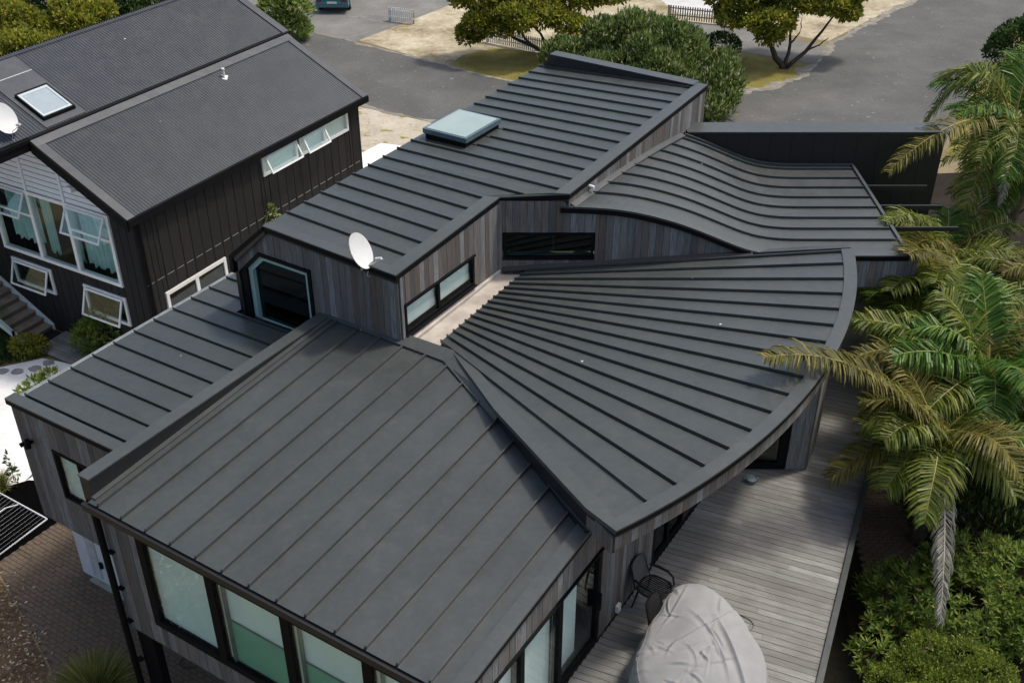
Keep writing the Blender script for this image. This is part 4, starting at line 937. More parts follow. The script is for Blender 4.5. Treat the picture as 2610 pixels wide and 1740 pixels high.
# walls
Fg = Frame(N(17.2, -27.6, 0), N(17.2, -21.12, 0))
gops = [(0.86, 5.66, 2.40, 4.60), (1.02, 2.70, 1.30, 2.18), (3.95, 5.63, 1.14, 2.09)]
clad_wall(nb, 'gable_wall', Fg, 0.0, lambda s: min(4.60, 4.42 + 0.49 * (6.48 - s)) , ops=gops, bw=0.27, mat='dboard', piece='wall_board', thick=0.02, gap=0.018, seed=31)
wb = MB(); fbox(wb, Fg, 0, 2.9, -0.12, -0.002, 4.6, 6.2); fbox(wb, Fg, 2.9, 6.1, -0.12, -0.002, 4.6, 6.15, 4.62); gw = wb.build('gable_infill', simple('shadowed_lining', (0.16, 0.165, 0.17), 0.8), nb)  # dark grey backing paints the shade lines between the weatherboards
k = 0; z = 4.60
while z < 6.35:
    smax = min(6.42, 6.48 - (z + 0.12 - 4.55) / 0.49)
    if smax > 0.3:
        for a, b in ((0, 2.47), (2.55, 3.96), (4.04, 6.5)):
            b = min(b, smax)
            if b > a + 0.1:
                mb = MB(); mb.hexa([Fg.p(a, .006, z + .124), Fg.p(b, .006, z + .124), Fg.p(b, 0, z + .124), Fg.p(a, 0, z + .124)], [Fg.p(a, .018, z), Fg.p(b + 0.2 * (b == smax), .018, z), Fg.p(b, 0, z), Fg.p(a, 0, z)])
                mb.build('weatherboard', M['wboard'], gw)
    z += 0.158
for s in (2.51, 4.0): fbox(MB(), Fg, s - .045, s + .045, 0.0, .05, 4.58, 5.95 if s < 3 else 5.45).build('cover_batten', M['wboard'], gw)
fbox(MB(), Fg, 4.35, 4.55, 0.03, 0.14, 5.02, 5.16).build('flood_lamp', M['white'], nb)
gwin = window(nb, Fg, 0.88, 5.64, 2.42, 4.58, fw=0.10, depth=0.14, o=0.06, mulls=(2.51, 4.0), fmat='white', name='gable_window')
def wavy(F, s0, s1, o, z0, z1, parent, mat='curtain', waves=7, seed=0):
    mb = MB(); n = 40; rn = random.Random(seed)
    for i in range(n + 1):
        s = s0 + (s1 - s0) * i / n; oo = o + 0.035 * math.sin(i / n * waves * 2 * math.pi)
        zb2 = z0 + 0.06 * math.sin(i * .7)
        mb.v += [F.p(s, oo, zb2), F.p(s, oo, z1)]
    for i in range(n): mb.f.append((2 * i, 2 * i + 2, 2 * i + 3, 2 * i + 1))
    return mb.build('curtain', M[mat], parent, True)
wavy(Fg, 1.15, 2.42, -0.25, 2.75, 4.5, gwin); wavy(Fg, 2.60, 2.98, -0.25, 2.6, 4.5, gwin, waves=3); wavy(Fg, 3.75, 3.95, -0.25, 2.6, 4.5, gwin, waves=2); wavy(Fg, 4.1, 5.5, -0.25, 2.6, 4.5, gwin)
fbox(MB(), Fg, 0.2, 6.2, -3.0, -2.9, 0.1, 4.5).build('inner_wall', M['interior'], nb)
def sash(F, s0, s1, ztop, h, ang, parent, o=0.07, fw=0.055):
    """top hung sash swung out"""
    ca, sa = math.cos(ang), math.sin(ang)
    def q(s, t, d): return F.p(s, o + t * sa + d * ca, ztop - t * ca + d * sa)
    def bx(mb, a, b, t0, t1): mb.hexa([q(a, t0, .03), q(b, t0, .03), q(b, t1, .03), q(a, t1, .03)], [q(a, t0, 0), q(b, t0, 0), q(b, t1, 0), q(a, t1, 0)])
    mb = MB(); bx(mb, s0, s1, 0, fw); bx(mb, s0, s1, h - fw, h); bx(mb, s0, s0 + fw, fw, h - fw); bx(mb, s1 - fw, s1, fw, h - fw)
    w = mb.build('opening_sash', M['white'], parent)
    m2 = MB(); m2.hexa([q(s0 + fw, fw, .018), q(s1 - fw, fw, .018), q(s1 - fw, h - fw, .018), q(s0 + fw, h - fw, .018)], [q(s0 + fw, fw, .012), q(s1 - fw, fw, .012), q(s1 - fw, h - fw, .012), q(s0 + fw, h - fw, .012)])
    m2.build('pane', M['glass'], w)
for s0, s1 in ((0.98, 2.45), (4.06, 5.54)):
    fbox(MB(), Fg, s0, s1, -0.01, 0.05, 3.76, 3.83).build('transom', M['white'], gwin); sash(Fg, s0, s1, 4.50, 0.74, R(28), gwin)
for s0, s1, z0, z1 in ((1.04, 2.68, 1.32, 2.16), (3.97, 5.61, 1.16, 2.07)):
    w = window(nb, Fg, s0, s1, z0, z1, fw=0.09, depth=0.12, o=0.05, fmat='white', gmat='glass_dark', name='low_window'); sash(Fg, s0 + .08, s1 - .08, z1 - .07, z1 - z0 - .12, R(20), w)
Fn = Frame(N(17.2, -21.12, 0), N(26.96, -21.12, 0))
clad_wall(nb, 'side_wall', Fn, 0.0, 4.62, ops=[(4.98, 6.62, 3.88, 4.60), (6.70, 9.16, 3.88, 4.60), (0.58, 3.0, 0.9, 2.2)], bw=0.372, mat='dboard', piece='wall_board', thick=0.02, gap=0.022, seed=33)
for k in range(26):
    fbox(MB(), Fn, 0.06 + k * .372, 0.31 + k * .372, .021, .026, 2.655, 2.67).build('joint_flashing', M['gutter_silver'], nb)
wa = window(nb, Fn, 5.0, 6.60, 3.90, 4.58, fw=0.085, depth=0.12, o=0.05, fmat='white', back='whiteblind', name='high_window'); sash(Fn, 5.08, 6.52, 4.52, 0.56, R(26), wa)
wc = window(nb, Fn, 6.72, 9.14, 3.90, 4.58, fw=0.085, depth=0.12, o=0.05, mulls=(7.93,), fmat='white', back='whiteblind', name='high_window'); sash(Fn, 6.80, 7.87, 4.52, 0.56, R(26), wc)
for a, b in ((5.3, 5.75), (5.85, 6.3), (6.95, 7.35), (7.42, 7.8)):
    for j in range(6): fbox(MB(), Fn, a, b, -.13, -.10, 4.02 + j * .07, 4.05 + j * .07).build('shutter_slat', M['white'], wa if a < 6.5 else wc)
wd = window(nb, Fn, 0.60, 2.98, 0.92, 2.18, fw=0.10, depth=0.14, o=0.06, mulls=(1.79,), fmat='white', gmat='glass_dark', name='low_side_window')
MB().tube([Fn.p(0.12, .08, 4.6), Fn.p(0.12, .08, 0)], .045, 8).build('downpipe', M['black'], nb)
MB().para(N(26.9, -29.2, 0), N(1, 0, 0) * .1, N(0, 1, 0) * 8.05, (0, 0, 4.5)).build('back_wall', M['core'], nb)
MB().para(N(17.2, -29.2, 0), N(1, 0, 0) * 9.7, N(0, 1, 0) * .1, (0, 0, 5.0)).build('far_wall', M['core'], nb)
MB().para(N(15.0, -28.2, 0.0), N(1, 0, 0) * 2.2, N(0, 1, 0) * .12, (0, 0, 6.6)).build('porch_wall', M['dboard'], nb)
fbox(MB(), Fg, -0.55, -0.05, 0.02, 0.08, 1.02, 3.0).build('porch_door', M['white'], nb)
dish(N(16.60, -24.42, 6.55), (0.78, -0.32, 0.45), 0.40, 'white satellite dish at the left end of the corrugated neighbouring roof', N(16.6, -24.6, 6.62))
# stairs with glass balustrade
st = thing('entry_stairs', N(16.6, -26.5, 0), 'timber entry stairs with glass balustrade beside the dark gable wall', 'stairs')
M['tread'] = boardmat('stair_timber', [(0, (0.30, 0.25, 0.18)), (1, (0.40, 0.34, 0.26))], dark=0.3, grain=(3, 3, 3))
M['riser'] = boardmat('riser_timber', [(0, (0.16, 0.10, 0.065)), (1, (0.20, 0.13, 0.09))], dark=0.3, grain=(3, 3, 3))
for k in range(7):
    v = -25.46 - 0.30 * k; z = 0.165 * (k + 1)
    MB().para(N(16.12, v - .31, z - .035), N(1, 0, 0) * 1.0, N(0, 1, 0) * .33, (0, 0, .035)).build('tread', M['tread'], st)
    MB().para(N(16.14, v - .02, z - .165), N(1, 0, 0) * .96, N(0, 1, 0) * .02, (0, 0, .128)).build('riser', M['riser'], st)
for u in (16.06, 17.12):
    MB().hexa([N(u, -25.40, .20), N(u + .05, -25.40, .20), N(u + .05, -27.5, 1.35), N(u, -27.5, 1.35)], [N(u, -25.40, 0), N(u + .05, -25.40, 0), N(u + .05, -27.5, 0.9), N(u, -27.5, .9)]).build('stringer', M['white'], st)
MB().hexa([N(16.03, -25.6, 1.2), N(16.045, -25.6, 1.2), N(16.045, -27.5, 2.25), N(16.03, -27.5, 2.25)], [N(16.03, -25.6, .25), N(16.045, -25.6, .25), N(16.045, -27.5, 1.25), N(16.03, -27.5, 1.25)]).build('glass_panel', M['glass'], st)
for v, z in ((-25.75, 0.2), (-26.9, .85)): MB().para(N(16.0, v, z - .15), N(1, 0, 0) * .05, N(0, 1, 0) * .07, (0, 0, .42)).build('clamp_post', M['black'], st)
wk = thing('timber_walkway', N(16.6, -24.0, 0), 'low weathered plank walkway along the dark gable wall', 'walkway')
for k in range(8):
    MB().para(N(16.06 + k * .14, -24.95, .06), N(1, 0, 0) * .134, N(0, 1, 0) * 3.8, (0, 0, .03)).build('plank', M['deck'], wk)
mt = MB().para(N(16.15, -25.45, .012), N(1, 0, 0) * .95, N(0, 1, 0) * .46, (0, 0, .03)).build('door_mat', M['resin'])
tag(mt, 'black door mat at the foot of the entry stairs', 'mat')
stone = simple('grey_stepping_stone', (0.24, 0.245, 0.24), 0.8, var=0.2)
labels = ['grey stepping stone at the left picture edge of the white gravel', 'grey stepping stone second from the left on the white gravel', 'grey stepping stone third from the left on the white gravel', 'grey stepping stone nearest the plank walkway on the white gravel']
for i, (x, y) in enumerate(((-14.27, 25.28), (-13.84, 25.26), (-13.40, 25.40), (-13.12, 25.70))):
    rn = random.Random(i + 60); pts = []
    for k in range(11):
        a = 2 * math.pi * k / 11; r = rn.uniform(.8, 1.1); pts.append(Vector((x + .19 * r * math.cos(a + i), y + .14 * r * math.sin(a + i), .035)))
    tag(MB().slab(pts, .03).build('stepping_stone', stone), labels[i], 'stone', 'stepping stones in the white gravel')
# fold-out clothes line
cl = thing('clothes_line', (-10.3, 18.3, 0), 'white fold out clothes line above the black ground sheet', 'clothes line')
A0, A1, A2 = Vector((-10.24, 18.12, 1.0)), Vector((-11.75, 19.06, 1.0)), Vector((-10.95, 16.83, 1.0)); ex = A1 - A0; ey = A2 - A0
MB().tube([A0, A1, A1 + ey, A2, A0], .018, 6, False).build('frame', M['white'], cl)
MB().tube([A0 + ex * .53 + ey * .02, A0 + ex * .62 + ey * .18, A0 + ex * .62 + ey * .98], .014, 6).build('inner_frame', M['white'], cl)
for k in range(1, 15):
    MB().tube([A0 + ex * (k / 15), A0 + ex * (k / 15) + ey], .0022, 4).build('line', M['gutter_silver'], cl)
MB().tube([A1 + ey * .1, Vector((A1.x - .3, A1.y + .2, 0))], .02, 6).build('post', M['white'], cl); MB().tube([A1 + ey * .9, Vector((A1.x + ey.x - .3, A1.y + ey.y + .2, 0))], .02, 6).build('post', M['white'], cl)
gs = MB().slab([Vector(p) for p in ((-10.0, 20.4, .02), (-10.45, 19.3, .02), (-11.5, 17.7, .02), (-14, 16.2, .02), (-15, 18.4, .02), (-12.9, 20.0, .02), (-11.8, 20.6, .02))], .015).build('ground_sheet', simple('black_weed_mat', (0.003, 0.003, 0.003), 1.0, spec=0.0)); tag(gs, 'black sheet on the ground below the white clothes line', 'ground sheet')
# ================================================================== STREET THINGS
def fence(name, a, b, h, mat, label, spacing=0.115, w=0.07, group=None):
    a, b = Vector((*a, 0)), Vector((*b, 0)); d = (b - a); L = d.length; d.normalize(); n = Vector((d.y, -d.x, 0))
    f = thing(name, a, label, 'fence', group)
    for z in (0.22 * h / .75, 0.56 * h / .75): MB().para(a + Vector((0, 0, z)) - n * .02, d * L, n * -.035, (0, 0, .06)).build('rail', mat, f)
    k = 0
    while k * spacing < L - w:
        p = a + d * (k * spacing); hh = h
        MB().hexa([p + Vector((0, 0, hh - .04)), p + d * w + Vector((0, 0, hh - .04)), p + d * w + n * .02 + Vector((0, 0, hh - .04)), p + n * .02 + Vector((0, 0, hh - .04))], [p + Vector((0, 0, .05)), p + d * w + Vector((0, 0, .05)), p + d * w + n * .02 + Vector((0, 0, .05)), p + n * .02 + Vector((0, 0, .05))]).add(
            [p + Vector((0, 0, hh - .04)), p + d * w + Vector((0, 0, hh - .04)), p + d * w / 2 + Vector((0, 0, hh)), p + n * .02 + Vector((0, 0, hh - .04)), p + d * w + n * .02 + Vector((0, 0, hh - .04)), p + d * w / 2 + n * .02 + Vector((0, 0, hh))], [(0, 1, 2), (3, 5, 4), (0, 2, 5, 3), (1, 4, 5, 2)]).build('picket', mat, f)
        k += 1
    for s in (0.0, L - .09):
        MB().para(a + d * s - n * .06, d * .09, n * -.09, (0, 0, h * .92)).build('post', simple('fence_post', (0.25, 0.22, 0.18), .8) if s == 0 else bpy.data.materials['fence_post'], f)
    return f
fence('picket_fence', (-6.55, 58.1), (-5.2, 57.55), 0.78, M['white'], 'short white picket fence panel standing alone on the dry grass by the driveway', 0.125)
fence('picket_fence', (-1.3, 54.55), (3.2, 51.6), 0.78, M['white'], 'long white picket fence behind the leaning tree trunks', 0.125)
fence('picket_fence', (8.3, 58.5), (12.6, 56.9), 0.78, simple('bare_timber', (0.30, 0.26, 0.20), .8), 'weathered brown picket fence behind the big rounded bush', 0.13)
lb = thing('letterbox', (-11.45, 55.3, 0), 'blue letterbox on a pale post in the leafy bush by the driveway', 'letterbox')
M['blue'] = simple('blue_paint', (0.03, 0.12, 0.22), .5)
MB().para((-11.5, 55.25, 0), (.1, 0, 0), (0, .1, 0), (0, 0, 1.6)).build('post', M['plaster'], lb)
lbm = MB(); lbm.para((-11.66, 55.1, 1.6), (.42, 0, 0), (0, .4, 0), (0, 0, .16))
lbm.add([(-11.68, 55.05, 1.76), (-11.22, 55.05, 1.76), (-11.22, 55.55, 1.76), (-11.68, 55.55, 1.76), (-11.45, 55.05, 1.96), (-11.45, 55.55, 1.96)], [(0, 1, 4), (3, 5, 2), (0, 4, 5, 3), (1, 2, 5, 4), (0, 3, 2, 1)]); lbm.build('box', M['blue'], lb)
# car parked with its tail to the road
car = thing('parked_car', (-9.7, 61.7, 0), 'teal blue sedan parked on the driveway at the top of the picture', 'car')
m_, nt_, b_ = newmat('teal_car_paint'); b_.inputs['Base Color'].default_value = (0.035, 0.14, 0.17, 1); b_.inputs['Roughness'].default_value = .25; b_.inputs['Coat Weight'].default_value = .6; M['carpaint'] = m_
prof = [(-2.2, .38), (-2.25, .62), (-2.2, .86), (-1.55, .95), (-0.95, 1.36), (0.35, 1.40), (1.05, .98), (1.95, .84), (2.2, .62), (2.2, .36)]
cbm = MB(); X = -9.7; Y = 61.7
def sec(t): return .86 if t[1] < .95 else .68
for s in (-1, 1): cbm.v += [Vector((X + s * sec(t), Y + t[0], t[1])) for t in prof]
m = len(prof)
for i in range(m): j = (i + 1) % m; cbm.f.append((i, j, m + j, m + i))
cbm.f += [tuple(range(m)), tuple(range(2 * m - 1, m - 1, -1))]
cbm.build('body', M['carpaint'], car)
MB().para((X - .88, Y - 2.33, .36), (1.76, 0, 0), (0, .16, 0), (0, 0, .26)).build('rear_bumper', M['carpaint'], car)
MB().hexa([(X - .6, Y - 1.06, 1.30), (X + .6, Y - 1.06, 1.30), (X + .6, Y - 1.50, 1.0), (X - .6, Y - 1.50, 1.0)], [(X - .6, Y - 1.0, 1.28), (X + .6, Y - 1.0, 1.28), (X + .6, Y - 1.45, .97), (X - .6, Y - 1.45, .97)]).build('rear_window', M['glass_dark'], car)
for s in (-1, 1):
    MB().para((X + s * .68 - .14, Y - 2.27, .68), (.28, 0, 0), (0, .05, 0), (0, 0, .14)).build('tail_light', simple('tail_lamp_red', (.25, .02, .02), .3), car)
    for yy in (-1.35, 1.35):
        w = MB().tube([(X + s * .70, Y + yy, .31), (X + s * .88, Y + yy, .31)], .31, 18).build('wheel', M['resin'], car); MB().tube([(X + s * .88, Y + yy, .31), (X + s * .895, Y + yy, .31)], .19, 14).build('rim', M['gutter_silver'], w)
MB().para((X - .26, Y - 2.345, .56), (.52, 0, 0), (0, .01, 0), (0, 0, .11)).build('number_plate', M['white'], car)
# house across the street: porch posts, steps and wall at the upper edge
fh = thing('cottage', (11, 64, 0), 'pale cottage with porch posts and white steps beyond the brown picket fence', 'house')
MB().para((4.0, 66, 0), (9.5, 0, 0), (0, .3, 0), (0, 0, 3.2)).build('wall', simple('grey_cottage_wall', (.30, .30, .29), .8), fh)
MB().para((4.0, 63.0, 2.6), (9.5, 0, 0), (0, 3.0, .5), (0, 0, .12)).build('porch_roof', simple('blue_grey_roof', (.20, .24, .30), .5), fh)
for x in (4.2, 8.0, 11.6): MB().para((x, 63.2, 0), (.14, 0, 0), (0, .14, 0), (0, 0, 2.7)).build('porch_post', M['white'], fh)
for k in range(5): MB().para((12.2, 62.6 + k * .28, .17 * k + .1), (1.4, 0, 0), (0, .26, 0), (0, 0, .06)).build('step', M['white'], fh)
flat('cottage_path', [(9, 59.5), (15, 58.6), (16, 63.5), (8, 63.5)], 0.010, M['plaster'])
# ================================================================== PLANTS
RN = np.random.default_rng(7)
def leaf_mesh(name, pos, dirs, side, ln, wd, mat, parent=None, fold=0.15):
    """one folded leaf blade (a rhomb of two triangles) for every position"""
    n = len(pos); ln = np.asarray(ln).reshape(-1, 1) * np.ones((n, 1)); wd = np.asarray(wd).reshape(-1, 1) * np.ones((n, 1))
    nrm = np.cross(dirs, side)
    a = pos; tip = pos + dirs * ln; mid = pos + dirs * ln * 0.5 - nrm * wd * fold
    l = mid + side * wd * 0.5 + nrm * wd * fold * 2; r = mid - side * wd * 0.5 + nrm * wd * fold * 2
    v = np.stack([a, r, tip, l], 1).reshape(-1, 3)
    if parent is not None: v = v - np.array(wloc(parent))
    me = bpy.data.meshes.new(name); me.vertices.add(4 * n); me.vertices.foreach_set('co', v.astype(np.float32).ravel())
    me.loops.add(4 * n); me.loops.foreach_set('vertex_index', np.arange(4 * n, dtype=np.int32))
    me.polygons.add(n); me.polygons.foreach_set('loop_start', np.arange(0, 4 * n, 4, dtype=np.int32))
    me.update(calc_edges=True); me.materials.append(mat)
    o = bpy.data.objects.new(name, me); COL.link(o)
    if parent is not None: o.parent = parent
    return o
def unit(a): return a / np.maximum(1e-6, np.linalg.norm(a, axis=1, keepdims=True))
def lobes_points(lobes, n, shell=0.55, lower=0.35):
    """points spread near the surface of a set of ellipsoid lobes, inner overlaps removed"""
    ar = np.array([(r[0] * r[1] + r[1] * r[2] + r[0] * r[2]) for c, r in lobes]); ar = ar / ar.sum(); P_, N_ = [], []
    for (c, r), w in zip(lobes, ar):
        k = max(8, int(n * w)); d = unit(RN.normal(size=(k, 3))); low = d[:, 2] < -0.15; keep = ~low | (RN.random(k) < lower); d = d[keep]
        t = 1 - (1 - shell) * RN.random((len(d), 1)) ** 1.8
        p = np.array(c) + d * np.array(r) * t; P_.append(p); N_.append(unit(d / np.array(r)))
    P_ = np.concatenate(P_); N_ = np.concatenate(N_)
    inside_ = np.zeros(len(P_), bool)
    for c, r in lobes: inside_ |= (((P_ - np.array(c)) / (np.array(r) * 0.62)) ** 2).sum(1) < 1
    return P_[~inside_], N_[~inside_]
def foliage(name, lobes, n, ln, wd, mat, parent, up=0.4, rnd_=0.7, shell=0.55, lower=0.35, cluster=1, spread=0.08):
    p, nn = lobes_points(lobes, n // cluster, shell, lower)
    if cluster > 1:
        p = np.repeat(p, cluster, 0) + RN.normal(size=(len(p) * cluster, 3)) * spread; nn = np.repeat(nn, cluster, 0)
    d = unit(nn + np.array([0, 0, up]) + RN.normal(size=p.shape) * rnd_)
    s = unit(np.cross(d, RN.normal(size=p.shape)))
    L = ln * (0.6 + 0.8 * RN.random(len(p)))
    return leaf_mesh(name, p, d, s, L, wd * (0.7 + 0.6 * RN.random(len(p))), mat, parent)
M['l_pohu'] = leafmat('pohutukawa_leaf', [(0, (0.057, 0.083, 0.013)), (0.35, (0.190, 0.228, 0.028)), (0.8, (0.405, 0.405, 0.051)), (1, (0.481, 0.367, 0.063))])
M['l_coast'] = leafmat('coastal_bush_leaf', [(0, (0.035, 0.07, 0.014)), (0.4, (0.11, 0.17, 0.04)), (0.8, (0.24, 0.31, 0.09)), (0.93, (0.36, 0.40, 0.18)), (1, (0.62, 0.60, 0.45))])
M['l_bright'] = leafmat('light_green_leaf', [(0, (0.085, 0.136, 0.020)), (0.5, (0.221, 0.306, 0.068)), (1, (0.442, 0.493, 0.170))])
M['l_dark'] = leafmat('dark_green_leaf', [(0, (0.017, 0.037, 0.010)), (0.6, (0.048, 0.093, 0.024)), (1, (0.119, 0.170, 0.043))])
M['l_lance'] = leafmat('lance_leaf', [(0, (0.063, 0.116, 0.021)), (0.5, (0.159, 0.244, 0.038)), (0.9, (0.295, 0.380, 0.063)), (1, (0.401, 0.358, 0.085))])
M['l_small'] = leafmat('small_leaf', [(0, (0.069, 0.118, 0.017)), (0.5, (0.196, 0.265, 0.039)), (1, (0.372, 0.410, 0.078))])
M['l_palm'] = leafmat('palm_leaflet', [(0, (0.054, 0.090, 0.012)), (0.5, (0.147, 0.194, 0.028)), (0.9, (0.294, 0.311, 0.055)), (1, (0.404, 0.311, 0.093))], 0.45)
M['l_palmg'] = leafmat('green_palm_leaflet', [(0, (0.030, 0.088, 0.011)), (0.6, (0.101, 0.216, 0.024)), (1, (0.230, 0.338, 0.054))], 0.42)
M['l_palmb'] = leafmat('bronze_palm_leaflet', [(0, (0.072, 0.072, 0.013)), (0.5, (0.169, 0.163, 0.029)), (0.9, (0.299, 0.260, 0.058)), (1, (0.364, 0.247, 0.078))], 0.5)
M['l_dead'] = leafmat('dead_palm_leaflet', [(0, (0.30, 0.27, 0.22)), (0.5, (0.46, 0.43, 0.37)), (1, (0.62, 0.60, 0.54))], 0.8)
M['bark'] = simple('grey_brown_bark', (0.060, 0.046, 0.034), 0.95, var=0.4, scale=9)
M['palmbark'] = simple('palm_trunk_fibre', (0.13, 0.10, 0.07), 0.95, var=0.4, scale=14)
M['rachis'] = simple('palm_rachis', (0.22, 0.19, 0.04), 0.5, var=0.2)
M['rachis_dead'] = simple('dead_rachis', (0.50, 0.45, 0.37), 0.7, var=0.2)
def branch(mb, pts, r0, r1, n=7):
    k = len(pts); mb.tube(pts, [r0 + (r1 - r0) * i / (k - 1) for i in range(k)], n)
def wob(a, b, k, w, seed):
    rn = random.Random(seed); a, b = Vector(a), Vector(b)
    return [a + (b - a) * (i / k) + (Vector((rn.uniform(-w, w), rn.uniform(-w, w), rn.uniform(-w, w) * .5)) if 0 < i < k else Vector((0, 0, 0))) for i in range(k + 1)]
def clump_tree(name, base, limbs, clumps, label, nleaf, leaf=(0.17, 0.09), mat='l_pohu', group=None, r0=.17, seed=0):
    t = thing(name, base, label, 'tree', group); mb = MB(); bv = Vector(base)
    for i, (pts, r) in enumerate(limbs):
        q = []
        for a, b in zip(pts, pts[1:]): q += wob(bv + Vector(a), bv + Vector(b), 3, .09, seed + i)[:-1]
        q.append(bv + Vector(pts[-1])); branch(mb, q, r, r * .3)
    mb.build('trunk', M['bark'], t, True)
    lobes = []; rn = random.Random(seed + 99)
    for (c, r) in clumps:
        for k in range(5):
            d = Vector((rn.gauss(0, 1), rn.gauss(0, 1), rn.gauss(0, .7))).normalized() * .62
            s = rn.uniform(.42, .62); cc = bv + Vector(c) + Vector((d.x * r[0], d.y * r[1], d.z * r[2]))
            lobes.append((tuple(cc), (r[0] * s, r[1] * s, r[2] * s * .85)))
        lobes.append((tuple(bv + Vector(c)), (r[0] * .7, r[1] * .7, r[2] * .7)))
    foliage('crown', lobes, nleaf, leaf[0], leaf[1], M[mat], t, up=.5, rnd_=.6, shell=.7)
    return t
# leaning tree left of the big bush
clump_tree('pohutukawa_tree', (2.05, 51.2, 0), [([(0, 0, 0), (-.9, .2, .75), (-2.0, .5, 1.15), (-2.9, .5, 1.9)], .13), ([(0, 0, .1), (-.5, .3, 1.0), (-1.3, .9, 2.0)], .11), ([(0.1, .1, .1), (.2, .4, 1.1), (.1, 1.0, 2.1)], .10), ([(-.9, .2, .75), (-1.6, 0, 1.5), (-1.9, -.1, 2.0)], .07)],
    [((-3.2, .5, 2.0), (1.15, 1.1, .75)), ((-3.6, 1.2, 2.9), (1.3, 1.2, .9)), ((-1.9, .2, 2.3), (1.15, 1.1, .7)), ((-2.0, 1.3, 3.3), (1.4, 1.3, .8)), ((-.5, .6, 2.4), (1.2, 1.1, .75)), ((-.2, 1.6, 3.3), (1.5, 1.3, .85)), ((1.2, 1.4, 2.9), (1.4, 1.3, .9)), ((2.6, 2.2, 3.2), (1.3, 1.3, .8)), ((-3.9, .9, 1.3), (.8, .8, .6)), ((.6, .2, 1.9), (1.0, .9, .6)), ((-2.6, .0, 1.7), (.9, .8, .5))],
    'gnarled tree with olive clumps leaning left over the white picket fence', 60000, leaf=(.22, .12), seed=1)
# forked tree on the lawn island
clump_tree('pohutukawa_tree', (12.85, 50.6, 0), [([(0, 0, 0), (-.5, .1, .7), (-1.1, .3, 1.7), (-1.6, .5, 2.6)], .17), ([(.1, 0, 0), (.25, .3, 1.1), (.3, .7, 2.4)], .11), ([(.15, 0, .05), (1.0, .2, .75), (1.7, .5, 1.6), (2.4, .8, 2.5)], .12), ([(1.0, .2, .75), (1.6, .1, 1.1), (1.95, .1, 1.45)], .05), ([(.25, .3, 1.1), (.7, .6, 1.5), (.75, .7, 2.2)], .05)],
    [((-2.2, .5, 2.5), (1.2, 1.2, .8)), ((-1.0, -.2, 2.2), (1.2, 1.1, .8)), ((-1.9, 1.2, 3.5), (1.5, 1.4, .9)), ((-.2, .9, 3.3), (1.5, 1.4, .9)), ((-3.0, 1.3, 3.3), (1.1, 1.1, .8)), ((1.3, 1.1, 2.9), (1.3, 1.2, .7)), ((2.4, .9, 2.7), (1.2, 1.1, .65)), ((2.2, 1.6, 3.7), (1.5, 1.4, .8)), ((3.4, 1.5, 3.4), (1.1, 1.1, .7)), ((-.8, .1, 1.6), (.6, .6, .5)), ((.6, 2.2, 4.2), (1.6, 1.5, .8))],
    'spreading tree with three forked trunks on the lawn beside the road', 64000, leaf=(.22, .12), seed=2)
# small trees behind the neighbouring roof
gt = [((-23.0, 50.4, 0), 1.35, 'low rounded olive tree in front of the others behind the corrugated roof', 'l_pohu'), ((-24.9, 52.6, 0), 1.9, 'olive tree nearest the upper left corner behind the corrugated roof', 'l_pohu'),
      ((-21.6, 53.4, 0), 2.0, 'bright clumpy tree behind the left part of the corrugated roof', 'l_pohu'), ((-19.6, 56.0, 0), 1.7, 'dark clumpy tree at the right of the group behind the corrugated roof', 'l_dark'), ((-23.6, 57.0, 0), 2.2, 'tall dark tree at the back of the group behind the corrugated roof', 'l_dark')]
for i, (b, h, lab, mt_) in enumerate(gt):
    clump_tree('garden_tree', b, [([(0, 0, 0), (.1, 0, h * .5), (.2, .1, h)], .12)], [((-.8, -.4, h * .55), (1.2, 1.1, h * .40)), ((.8, -.5, h * .5), (1.2, 1.1, h * .42)), ((0, .3, h), (1.3, 1.2, h * .35)), ((1.2, .4, h * .8), (1.0, 1.0, h * .35)), ((-.2, -1.0, h * .35), (1.1, .9, h * .32))], lab, 13000, leaf=(.22, .12), mat=mt_, seed=30 + i)
def bush(name, base, lobes, n, ln, wd, mat, label, up=.5, rnd_=.6, cluster=1, spread=.08, group=None, stems=True, cat='bush', shell=.6):
    t = thing(name, base, label, cat, group); bv = np.array(base)
    L = [(tuple(bv + np.array(c)), r) for c, r in lobes]
    if stems:
        mb = MB()
        for i, (c, r) in enumerate(L): branch(mb, wob(base, c, 3, .05, i), .04 * min(1.5, r[0]), .012, 5)
        mb.build('stems', M['bark'], t)
    foliage('foliage', L, n, ln, wd, M[mat], t, up, rnd_, shell, .35, cluster, spread)
    return t
rn = random.Random(8); lob = [((0, 0, 1.25), (2.7, 1.8, 1.35))]
for k in range(44):
    a = k * 2.399; e = math.asin(min(1, 0.03 + (k + .5) / 44 * .97)); m_ = rn.uniform(.82, 1.16); s_ = rn.uniform(.38, .9)
    lob.append(((3.35 * m_ * math.cos(a) * math.cos(e), 2.3 * m_ * math.sin(a) * math.cos(e), .75 + 2.15 * m_ * math.sin(e)), (s_, s_, s_ * rn.uniform(.8, 1.2))))
lob += [((2.9, -2.3, .7), (1.0, .8, .7)), ((2.5, -2.9, .5), (.8, .7, .6)), ((1.4, -2.3, .9), (1.0, .8, .8)), ((3.3, -1.6, 1.2), (.9, .8, .8))]
bush('coastal_bush', (5.6, 46.6, 0), lob, 84000, .24, .075, 'l_coast', 'large rounded bush of pale upright sprigs behind the tall roof', up=1.3, rnd_=.45, cluster=4, spread=.07, shell=.75)
